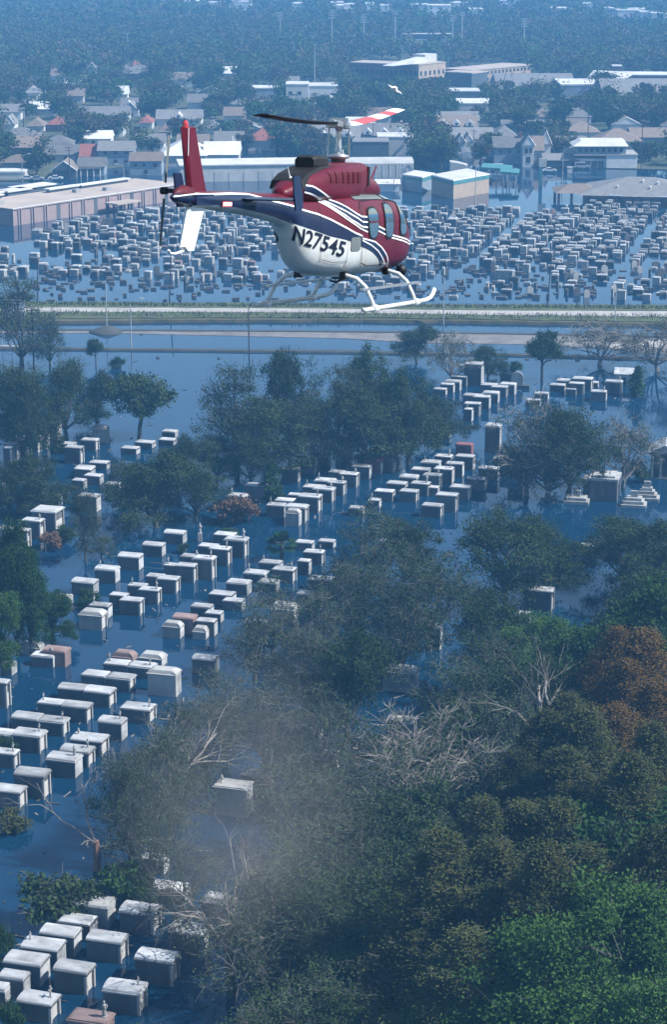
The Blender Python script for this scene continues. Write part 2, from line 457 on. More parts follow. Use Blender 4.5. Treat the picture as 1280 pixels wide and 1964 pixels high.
TOMB_TEXT = """
c1 141 208 1736 1774 bw
c1 230 296 1751 1785 bO
c1 112 174 1770 1798 f
c1 78 144 1792 1828 b
c1 42 112 1819 1856 bL
c1 9 80 1847 1884 b
c1 0 47 1877 1911 b
c1 167 234 1804 1839 bO
c1 104 169 1862 1899 bkO
c1 260 332 1841 1882 bO
c1 324 392 1789 1826 bO
c1 199 270 1901 1939 bRO
c1 34 101 1922 1953 bkRO
c1 131 204 1957 1972 fpS
c1 -22 11 1899 1922 b
c1 267 315 1649 1673 f
c1 279 352 1706 1727 f
c1 386 446 1731 1760 h
c2 39 77 1242 1254 hw
c2 84 126 1249 1276 bp
c2 60 103 1259 1278 fV
c2 216 255 1260 1276 hp
c2 268 311 1262 1276 hw
c2 199 244 1275 1294 fL
c2 246 291 1279 1298 fR
c2 284 338 1292 1332 hw
c2 369 412 1266 1291 bn
c2 156 202 1296 1316 f
c2 206 251 1301 1324 fO
c2 112 161 1322 1343 b
c2 162 212 1328 1352 bO
c2 72 118 1350 1373 fL
c2 119 169 1356 1382 bO
c2 23 73 1378 1398 b
c2 76 124 1384 1408 fRO
c2 26 79 1410 1440 bRO
c2 -19 24 1408 1422 f
c2 -15 30 1446 1470 fRO
c2 189 234 1386 1418 bR
c2 231 289 1360 1383 fRO
c2 137 197 1420 1446 bUO
c2 116 172 1442 1466 bRO
c2 91 146 1457 1487 bS
c2 29 87 1487 1528 bO
c2 -15 41 1518 1547 bO
c2 -22 15 1310 1355 fO
c2 412 473 1510 1562 fwU
c2 2 23 1276 1295 f
c3 315 351 1024 1042 b
c3 274 311 1047 1066 b
c3 227 267 1069 1092 b
c3 183 222 1093 1117 bL
c3 138 180 1118 1139 b
c3 346 375 1069 1086 f
c3 368 405 1075 1099 fUO
c3 314 341 1086 1103 fL
c3 337 373 1087 1116 fO
c3 280 312 1107 1127 f
c3 301 339 1112 1136 fO
c3 245 279 1125 1147 fL
c3 266 304 1133 1157 fSO
c3 210 242 1143 1166 f
c3 230 270 1153 1179 fO
c3 171 208 1163 1184 fL
c3 152 197 1180 1206 hwO
c3 332 371 1186 1213 bp
c3 312 346 1202 1222 hw
c3 376 411 1193 1219 f
c3 370 395 1212 1225 hw
c3 366 403 1165 1181 f
c3 393 423 1178 1194 f
c3 400 430 1143 1159 f
c3 109 133 1147 1159 fw
c3 66 87 1160 1172 f
c4 62 109 981 1019 ftO
c4 42 79 1000 1032 fVO
c4 29 54 1019 1050 fUO
c4 0 24 1015 1040 bw
c4 143 175 901 918 f
c4 161 192 914 928 f
c4 138 161 923 938 f
c4 202 228 930 942 f
c4 171 205 889 900 fL
c4 32 54 956 985 fk
c4 59 79 951 971 f
c4 82 113 953 971 f
c4 149 186 953 981 f
c4 -13 5 924 947 f
c5 410 448 1027 1045 f
c5 431 470 1036 1068 fSO
c5 380 416 1049 1064 f
c5 401 438 1054 1083 fRO
c5 372 408 1072 1110 fRO
c5 566 598 1042 1054 f
c5 610 639 1040 1051 f
c5 582 618 1061 1083 fkRO
c5 571 592 1078 1102 f
c5 497 536 1081 1096 fL
c5 522 562 1094 1116 fRO
c5 468 508 1100 1116 fL
c5 727 746 1040 1054 fw
c5 639 671 1087 1101 f
c5 434 474 1119 1140 f
c5 496 530 1117 1135 f
c5 569 603 1140 1163 fO
c5 591 635 1113 1133 f
c5 401 444 1141 1159 f
c5 427 464 1154 1169 f
c5 470 509 1198 1237 b
c5 519 564 1168 1193 hwO
c6 568 603 883 907 f
c6 541 571 901 925 f
c6 471 508 933 960 f
c6 653 672 838 870 t
c6 607 629 873 893 tk
c6 736 764 849 876 t
c6 702 731 866 880 f
c6 723 755 870 903 fO
c6 680 710 877 895 fL
c6 699 732 883 907 frO
c6 675 708 896 918 fL
c6 630 658 907 921 f
c6 651 684 911 934 fVO
c6 604 639 923 941 fL
c6 628 659 927 949 fVO
c6 581 620 936 955 fL
c6 601 637 939 962 fVO
c6 552 575 951 968 f
c6 573 611 954 982 fRO
c6 527 562 962 978 f
c6 511 545 971 991 fL
c6 548 586 973 1001 fO
c6 548 573 985 1008 hw
c6 436 468 952 970 fL
c7 808 841 888 906 fL
c7 834 864 877 897 fS
c7 789 821 902 919 f
c7 811 843 913 936 fVO
c7 833 862 900 920 fO
c7 766 798 916 933 fL
c7 788 821 929 949 fSO
c7 741 776 929 947 f
c7 718 752 944 960 f
c7 766 798 944 962 fO
c7 836 862 950 972 fO
c7 809 845 971 991 fO
c7 706 727 961 974 fL
c7 669 695 976 989 f
c7 822 839 937 949 f
c7 874 903 854 873 fr
c7 873 906 877 900 f
c7 855 886 891 914 f
c7 833 866 901 927 fR
c7 930 957 819 868 tk
c7 946 980 881 906 fk
c7 975 1003 870 914 tk
c7 917 953 900 921 f
c7 893 928 920 939 f
c7 863 899 936 957 fO
c7 836 874 951 981 fO
c8 890 922 701 740 t
c8 960 984 719 729 f
c8 865 894 724 741 f
c8 854 881 733 750 f
c8 845 869 739 754 f
c8 831 854 748 758 f
c8 922 951 740 756 f
c8 942 971 744 762 fO
c8 959 986 738 757 f
c8 888 922 760 776 f
c8 907 937 763 784 f
c8 926 954 755 773 f
c8 890 919 776 798 fO
c8 890 903 787 809 fL
c8 827 861 828 840 f
c8 816 842 799 812 fw
c9 1068 1097 731 745 fL
c9 1097 1133 728 748 fO
c9 1091 1118 737 757 fO
c9 1055 1082 740 750 f
c9 1086 1104 748 758 f
c9 1133 1142 736 744 f
c9 1161 1190 733 755 fVO
c9 1133 1161 753 769 fV
c9 1009 1034 769 779 f
c9 1025 1050 756 767 f
c10 7 22 861 891 fO
c10 9 34 853 883 fO
c10 24 54 846 874 fLO
c10 44 74 839 867 fLO
c10 57 91 826 856 f
c10 86 111 813 854 tk
c10 111 141 853 871 f
c10 156 185 845 864 fO
c10 124 156 860 888 fO
c10 177 205 823 849 hw
c10 232 262 861 871 f
c10 259 292 850 859 f
c10 304 333 845 854 f
c10 311 336 829 840 f
c10 144 176 898 909 f
c11 463 519 1488 1520 fO
c11 568 612 1394 1427 f
c11 742 792 1384 1421 fw
c11 734 794 1289 1324 hw
c11 817 843 1204 1246 t
c11 569 584 1478 1519 f
c11 620 637 1448 1482 fw
c11 1004 1057 1133 1171 fO
c11 991 1014 1180 1197 f
c11 888 931 1141 1155 fr
c11 1111 1143 1049 1067 fw
"""
TOMBS = []
for ln in TOMB_TEXT.strip().split('\n'):
    c, xl, xr, yt, yb, fl = ln.split()
    TOMBS.append((c, float(xl), float(xr), float(yt), float(yb), fl))
tomb_boxes = []
def build_tomb(c, xl, xr, yt, yb, fl, label, rng):
    A = TOMB_ANGLE + rng.uniform(-.03, .03)
    pl = at(xl, yb)
    k = ppm(pl)
    L = (xr - xl) / k / math.cos(A)
    L = min(max(L, 1.3), 7.0)
    dep = math.atan2(CAM_H, pl.y)
    H = max(.7, (yb - yt) / k / math.cos(dep))
    W = min(2.1, max(1.35, L * .63)) * rng.uniform(.92, 1.06)
    if 't' in fl: W = L * .85
    ux = Vector((math.cos(A), math.sin(A), 0)); uy = Vector((-math.sin(A), math.cos(A), 0))
    cpos = pl + ux * (L / 2) + uy * (W / 2)
    root = empty('tomb', cpos, A, label, 'tomb', TGROUP[c])
    mk = next((m for m in 'wprk' if m in fl), None)
    body = M[TOMB_MATS[mk][0]] if mk else M['t_grey']
    porch = 'O' in fl
    o = obj('wall', TP['wall'], root); setmat(o, body)
    inset = .22 if porch else 0.0
    o.scale = (L - inset, W, H); o.location = (-inset / 2, 0, 0)
    o = obj('cornice', TP['cornice'], root); setmat(o, body if mk in ('p', 'r') or rng.random() < .8 else M['t_roof'])
    ch = .17
    o.scale = (L, W, ch); o.location = (0, 0, H)
    roof = next((r for r in 'fbht' if r in fl), 'f')
    rh = {'f': .15, 'b': .27, 'h': .52, 't': .24}[roof] * rng.uniform(.85, 1.15)
    o = obj('roof', TP['f' if roof == 't' else roof], root)
    setmat(o, M['t_roof'] if mk not in ('p', 'r', 'w') else body)
    zt = H + ch * .55
    o.scale = (L * .97, W * (.96 if roof != 'h' else .92), rh); o.location = (0, 0, zt)
    if porch:
        for s in (-1, 1):
            o = obj('pilaster', TP['pilaster'], root)
            o.scale = (.22, .26, H + .3); o.location = (L / 2 - .11, s * (W / 2 - .13), -.3)
        o = obj('tablet', TP['tablet'], root)
        o.scale = (.06, W - .75, min(H * .8, 1.5)); o.location = (L / 2 - inset, 0, .05)
    else:
        o = obj('tablet', TP['tablet'], root); setmat(o, M['t_roof'] if mk in (None, 'k', 'w') else body)  # end covered in the pale tone to look sunlit
        o.scale = (.05, W * .97, H * .88); o.location = (L / 2, 0, .11)
    zr = zt + rh * .93
    for f_, nm, sx in (('L', 'cross', -1), ('R', 'cross', 1), ('U', 'urn', -1), ('V', 'urn', 1), ('S', 'statue', 1)):
        if f_ in fl:
            o = obj(nm, TP[nm], root); s = rng.uniform(.8, 1.05)
            o.scale = (s, s, s); o.location = (sx * (L / 2 - .42), 0, zr - .03)
    tomb_boxes.append((cpos.x, cpos.y, max(L, W)))
    return root
_bycl = {}
for t in TOMBS: _bycl.setdefault(t[0], []).append(t)
_rng = random.Random(11)
for c, L_ in _bycl.items():
    kinds = {}
    L_ = sorted(L_, key=lambda t: (t[1] + t[2]) / 2)
    desc = []
    for t in L_:
        fl = t[5]
        mk = next((m for m in 'wprk' if m in fl), None)
        orn = 'with roof cross' if ('L' in fl or 'R' in fl) else 'with roof urn' if ('U' in fl or 'V' in fl) else 'with statue' if 'S' in fl else ''
        d = ROOFN[next((r for r in 'fbht' if r in fl), 'f')] + ' ' + (TOMB_MATS[mk][1] if mk else 'grey') + ' tomb' + ((' ' + orn) if orn else '')
        desc.append(d); kinds[d] = kinds.get(d, 0) + 1
    seen = {}
    for t, d in zip(L_, desc):
        i = seen.get(d, 0); seen[d] = i + 1
        where = TROW[c]
        lab = d + (', in the ' if kinds[d] == 1 else ', %s from left in the ' % ordinal(i)) + where
        build_tomb(*t, lab, _rng)

# ================================================================ FAR CEMETERY BEYOND THE ROAD
def in_poly(x, y, P):
    c = False
    for i in range(len(P)):
        (x1, y1), (x2, y2) = P[i], P[i - 1]
        if (y1 > y) != (y2 > y) and x < (x2 - x1) * (y - y1) / (y2 - y1) + x1: c = not c
    return c
# pixel outlines of the parts of the far cemetery, with the share of plots that stand above the water there
FARC = [([(60, 455), (130, 425), (330, 402), (420, 402), (540, 440), (540, 475), (330, 520), (200, 480), (60, 480)], .66),
        ([(-20, 478), (200, 482), (330, 505), (540, 470), (560, 540), (480, 555), (230, 535), (-20, 530)], .40),
        ([(790, 402), (900, 404), (1010, 408), (1110, 402), (1130, 392), (1300, 386), (1300, 490), (1180, 500), (1000, 502), (800, 492)], .88),
        ([(540, 470), (800, 490), (1000, 500), (1300, 490), (1300, 520), (1160, 560), (900, 560), (600, 560), (540, 540)], .36),
        ([(790, 540), (1300, 520), (1300, 578), (790, 570)], .40), ([(420, 402), (540, 400), (780, 404), (790, 490), (540, 470)], .7)]
fp = {}
for kd in ('box', 'stele', 'low', 'dome'):
    b = MB()
    if kd == 'box': b.box(-.5, .5, -.5, .5, -.3, 1)
    elif kd == 'dome':
        b.box(-.5, .5, -.5, .5, -.3, .75)
        b.prism([(.5, .75)] + [(.5 * math.cos(math.pi * k / 8), .75 + .3 * math.sin(math.pi * k / 8)) for k in range(9)] + [(-.5, .75)], 'x', -.5, .5)
    elif kd == 'stele':
        b.prism([(-.5, -.3), (.5, -.3), (.5, .8), (.3, .95), (0, 1.0), (-.3, .95), (-.5, .8)], 'x', -.5, .5)
    else: b.box(-.5, .5, -.5, .5, -.3, 1, taper=.06)
    fp[kd] = b
fmesh = {k: v.mesh('wall', M['t_grey']) for k, v in fp.items()}
b = MB(); b.box(-.54, .54, -.56, .56, 0, .6); b.box(-.5, .5, -.5, .5, .6, 1, taper=.06); flid = b.mesh('lid', M['t_roof'])
_r = random.Random(21)
cand = []
# plots on a slanted grid in metres
ux = Vector((math.cos(R(-14)), math.sin(R(-14)), 0)); uy = Vector((-ux.y, ux.x, 0))
org = at(640, 480)
for i in range(-85, 85):
    for j in range(-46, 46):
        if i % 14 == 0 or j % 10 == 0: continue
        p = org + ux * (i * 2.6 + _r.uniform(-.45, .45)) + uy * (j * 3.5 + (1.4 if j % 2 else 0) + _r.uniform(-.45, .45))
        if p.y < 440 or p.y > 640: continue
        px, py = pix(p)
        if not -30 < px < 1310: continue
        for P, dens in FARC:
            if in_poly(px, py, P):
                if _r.random() < dens: cand.append((p, px, py))
                break
far_specs = []
for p, px, py in cand:
    kd = _r.choices(('box', 'stele', 'low', 'dome'), (.62, .1, .16, .12))[0]
    if py > 515 and px > 850: kd = _r.choices(('box', 'stele', 'low'), (.35, .45, .2))[0]
    if kd == 'box': L, W, H = _r.uniform(1.35, 2.3), _r.uniform(1.1, 1.7), _r.choice((_r.uniform(.6, 1.2), _r.uniform(1.0, 1.9)))
    elif kd == 'dome': L, W, H = _r.uniform(1.5, 2.2), _r.uniform(1.2, 1.7), _r.uniform(1.0, 1.7)
    elif kd == 'stele': L, W, H = .5, _r.uniform(1.0, 1.7), _r.uniform(1.2, 2.5)
    else: L, W, H = _r.uniform(1.0, 2.6), _r.uniform(1.0, 2.0), _r.uniform(.25, .6)
    m = _r.choices(('t_grey', 't_white', 't_dark', 't_pink'), (.45, .42, .10, .03))[0]
    far_specs.append((p, kd, L, W, H, m, px, py))
far_specs.sort(key=lambda q: -(q[2] * (q[4] + .4)) * (ppm(q[0]) ** 2))
FL = {'box': 'box-shaped', 'dome': 'round-topped', 'stele': 'upright slab', 'low': 'low flat'}
FM = {'t_grey': 'grey', 't_white': 'pale', 't_dark': 'dark grey', 't_pink': 'pinkish'}
FLM = [(150, 440, 'the long mausoleum'), (330, 540, 'the two street lamps'), (470, 450, "the helicopter's tail"), (700, 520, "the helicopter's skids"), (860, 420, 'the teal-trimmed building'), (1050, 430, 'the flooded filling station'),
       (1220, 420, 'the grey hip-roofed hall'), (900, 530, 'the lamp post by the path'), (1053, 540, 'the leaning utility pole'), (1220, 540, 'the roadside oaks'), (30, 520, 'the bare tree')]
far_lab = {}
rest = MB()
for i, (p, kd, L, W, H, m, px, py) in enumerate(far_specs):
    A = R(-14 + _r.uniform(-3, 3))
    if kd == 'stele': A += R(_r.choice((0, -60)))
    if i < 300:
        lm = min(FLM, key=lambda q: (q[0] - px) ** 2 + (2.5 * (q[1] - py)) ** 2)
        key = (kd, m, lm[2]); far_lab.setdefault(key, []).append((math.hypot(px - lm[0], py - lm[1]), i))
        root = empty('grave', p, A, None, 'grave', 'graves in the far cemetery')
        o = obj('wall', fmesh[kd], root); setmat(o, M[m]); o.scale = (L, W, H)
        if kd == 'box':
            o = obj('lid', flid, root); setmat(o, M['t_roof'] if _r.random() < .75 else M[m]); o.scale = (L, W, .3); o.location = (0, 0, H)
        far_specs[i] = (root, key)
    else:
        c, s = math.cos(A), math.sin(A)
        vs_ = [(p.x + c * v[0] * L - s * v[1] * W, p.y + s * v[0] * L + c * v[1] * W, v[2] * H) for v in fp[kd].v]
        rest.add(vs_, fp[kd].f, {'t_grey': 0, 't_white': 1, 't_dark': 2, 't_pink': 3}[m])
        if kd == 'box': rest.add([(p.x + c * v[0] * L * 1.05 - s * v[1] * W * 1.05, p.y + s * v[0] * L * 1.05 + c * v[1] * W * 1.05, H + .003 + .3 * v[2]) for v in fp['low'].v if True], fp['low'].f, 1)
# low markers and plot edgings that just break the surface
for P, n in (([(545, 470), (1300, 490), (1280, 570), (545, 575)], 330), ([(0, 500), (540, 520), (540, 578), (0, 578)], 150)):
    k = 0
    while k < n:
        px, py = _r.uniform(0, 1290), _r.uniform(460, 578)
        if in_poly(px, py, P):
            k += 1
            p = at(px, py); l_, w_, h_ = _r.uniform(.25, .9), _r.uniform(.25, .7), _r.uniform(.15, .8)
            rest.box(p.x - l_, p.x + l_, p.y - w_, p.y + w_, -.2, h_, _r.choice((0, 0, 2)))
for key, L_ in far_lab.items():
    L_.sort()
    for r_, (d_, i) in enumerate(L_):
        far_specs[i][0]['label'] = '%s %s grave, %s nearest to %s' % (FM[key[1]], FL[key[0]], ORD[r_] if r_ < 20 else ordinal(r_), key[2]) if len(L_) > 1 else 'the %s %s grave near %s' % (FM[key[1]], FL[key[0]], key[2])
tag(rest.build('distant_graves', [M['t_grey'], M['t_white'], M['t_dark'], M['t_pink']]), 'countless small graves and markers scattered over the far flooded cemetery', 'graves', kind='stuff')

# ================================================================ BUILDINGS
M['b_pale'] = mat('pale_stucco', (0.4675, 0.459, 0.425), 0.9, scale=.3, col2=(0.357, 0.3485, 0.323), rand=.12)
M['b_white'] = mat('white_boards', (0.612, 0.6035, 0.578), 0.85, scale=.4, col2=(0.493, 0.4845, 0.459), rand=.08)
M['b_blue'] = mat('blue_grey_boards', (0.238, 0.289, 0.323), 0.9, scale=.4, col2=(0.187, 0.221, 0.255), rand=.12)
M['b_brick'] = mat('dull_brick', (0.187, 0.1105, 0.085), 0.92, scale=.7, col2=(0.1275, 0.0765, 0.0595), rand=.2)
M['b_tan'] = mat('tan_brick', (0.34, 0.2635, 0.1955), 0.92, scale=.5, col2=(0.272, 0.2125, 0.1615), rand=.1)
M['b_mauve'] = mat('pink_panels', (0.306, 0.2295, 0.2125), 0.85, scale=.25, col2=(0.2295, 0.17, 0.1573))
M['b_dark'] = mat('dark_cladding', (0.085, 0.102, 0.1105), 0.8, scale=.4, col2=(0.0595, 0.068, 0.0765), rand=.15)
M['r_grey'] = mat('grey_shingles', (0.17, 0.1658, 0.1573), 0.95, scale=.6, col2=(0.119, 0.1148, 0.1105), rand=.25)
M['r_brown'] = mat('brown_shingles', (0.1785, 0.1403, 0.1105), 0.95, scale=.6, col2=(0.1275, 0.102, 0.085), rand=.2)
M['r_red'] = mat('red_tiles', (0.27, 0.10, 0.075), 0.9, scale=.8, col2=(0.2, 0.075, 0.058), rand=.2)
M['r_white'] = mat('white_membrane', (0.561, 0.5525, 0.527), 0.85, scale=.15, col2=(0.408, 0.391, 0.3655), rand=.1)
M['r_tan'] = mat('gravel_roof', (0.391, 0.323, 0.2635), 0.95, scale=.12, col2=(0.306, 0.255, 0.2125))
M['teal'] = mat('teal_metal', (0.06, 0.20, 0.205), 0.55, var=.3, scale=.5)
M['glass'] = mat('dark_window', (0.0255, 0.034, 0.0425), 0.12, spec=.8)
M['trim'] = mat('white_trim', (0.6375, 0.629, 0.612), 0.7)
M['concrete'] = mat('concrete', (0.306, 0.2975, 0.2805), 0.9, scale=.5, col2=(0.2295, 0.221, 0.2125))
LANDMARKS = []      # (px, py, phrase) used to tell the town trees apart
BLD = []            # picture boxes of buildings that trees must not hide entirely

def house(xl, xr, yb, wh, depth, roof, rise, wm, rm, label, name='house', rz=0.0, wins=(), chim=None, dormers=0, porch=0, z0=0.0, cat='house', group='houses of the flooded neighbourhood', stories=1, gable_mat=None, show=True):
    """house seen from px xl to xr with its foot at row yb; the parts are wall, roof, windows, chimney, dormers"""
    p = at(xl, yb, z0); k = ppm(p)
    L = (xr - xl) / k / max(.5, math.cos(rz))
    root = empty(name, p, rz, label, cat, group)
    b = MB(); b.box(0, L, 0, depth, -.5, wh); b.build('wall', M[wm], root)
    o_ = .45
    b = MB(); zt = wh + .004
    if roof == 'gx':      # ridge runs along the front
        b.prism([(-o_, zt - .12), (depth + o_, zt - .12), (depth / 2, zt + rise)], 'x', -o_, L + o_)
    elif roof == 'gy':    # gable faces the viewer
        b.prism([(-o_, zt - .1), (L + o_, zt - .1), (L / 2, zt + rise)], 'y', -o_, depth + o_)
    elif roof == 'hip':
        i_ = min(depth, L) / 2 * .95
        if L >= depth: r0, r1 = (i_, depth / 2), (L - i_, depth / 2)
        else: r0, r1 = (L / 2, i_), (L / 2, depth - i_)
        vs_ = [(-o_, -o_, zt - .1), (L + o_, -o_, zt - .1), (L + o_, depth + o_, zt - .1), (-o_, depth + o_, zt - .1), (r0[0], r0[1], zt + rise), (r1[0], r1[1], zt + rise)]
        b.add(vs_, [(0, 1, 5, 4), (1, 2, 5), (2, 3, 4, 5), (3, 0, 4), (3, 2, 1, 0)] if L >= depth else [(0, 1, 4), (1, 2, 5, 4), (2, 3, 5), (3, 0, 4, 5), (3, 2, 1, 0)])
    else:
        b.box(-.15, L + .15, -.15, depth + .15, wh + .002, wh + rise)
    ro = b.build('roof', M[rm], root)
    if roof == 'gy':
        b = MB(); b.prism([(.05, zt - .02), (L - .05, zt - .02), (L / 2, zt + rise * .9)], 'y', -o_ - .05, -o_ + .02); b.build('gable', M[gable_mat or wm], ro)
        b = MB()
        for sx in (-1, 1):
            a = Vector((L / 2 + sx * (L / 2 + o_), -o_ - .08, zt - .1)); c = Vector((L / 2, -o_ - .08, zt + rise + .02))
            b.tube([a, c], .12, 4)
            if show: b.build('bargeboard', M['trim'], ro)
            b = MB()
    for (u, z, w, h) in wins:
        b = MB(); b.box(u * L - w / 2, u * L + w / 2, -.06, .05, z, z + h); wo = b.build('window', M['glass'], root)
        b = MB(); b.box(u * L - w / 2 - .1, u * L + w / 2 + .1, -.09, -.02, z - .12, z - .005); b.build('sill', M['trim'], wo)
    if chim:
        b = MB(); b.box(chim * L - .5, chim * L + .5, depth * .4, depth * .4 + .9, wh - .5, wh + rise + 1.4); b.build('chimney', M['b_brick' if wm != 'b_white' else 'b_white'], ro)
    for d in range(dormers):
        cx = L * (d + .5) / dormers
        b = MB(); w_ = 1.5; z1 = wh + rise * .1
        b.prism([(cx - w_, z1), (cx + w_, z1), (cx + w_, z1 + .8), (cx, z1 + 2.1), (cx - w_, z1 + .8)], 'y', -.6, depth * .45); do = b.build('dormer', M['b_white'], ro)
        b = MB(); b.box(cx - .45, cx + .45, -.66, -.58, z1 + .3, z1 + 1.1); b.build('window', M['glass'], do)
    if porch:
        b = MB(); b.box(L * .1, L * .9, -2.2, -.02, wh * .8, wh * .8 + .25); po = b.build('porch', M[rm], root)
        for i in range(4):
            u = L * (.13 + .74 * i / 3); b = MB(); b.tube([(u, -2.0, -.3), (u, -2.0, wh * .8)], .14, 6); b.build('column', M['trim'], po)
    if not label.startswith('small ') or 'cottage with' not in label: BLD.append((xl - 2, yb - (wh + rise) * k, xr + 2, yb, p.y))
    return root
W2 = [(.2, 1.0, 1.1, 1.3), (.5, 1.0, 1.1, 1.3), (.8, 1.0, 1.1, 1.3)]
W22 = W2 + [(.2, 3.8, 1.1, 1.3), (.5, 3.8, 1.1, 1.3), (.8, 3.8, 1.1, 1.3)]
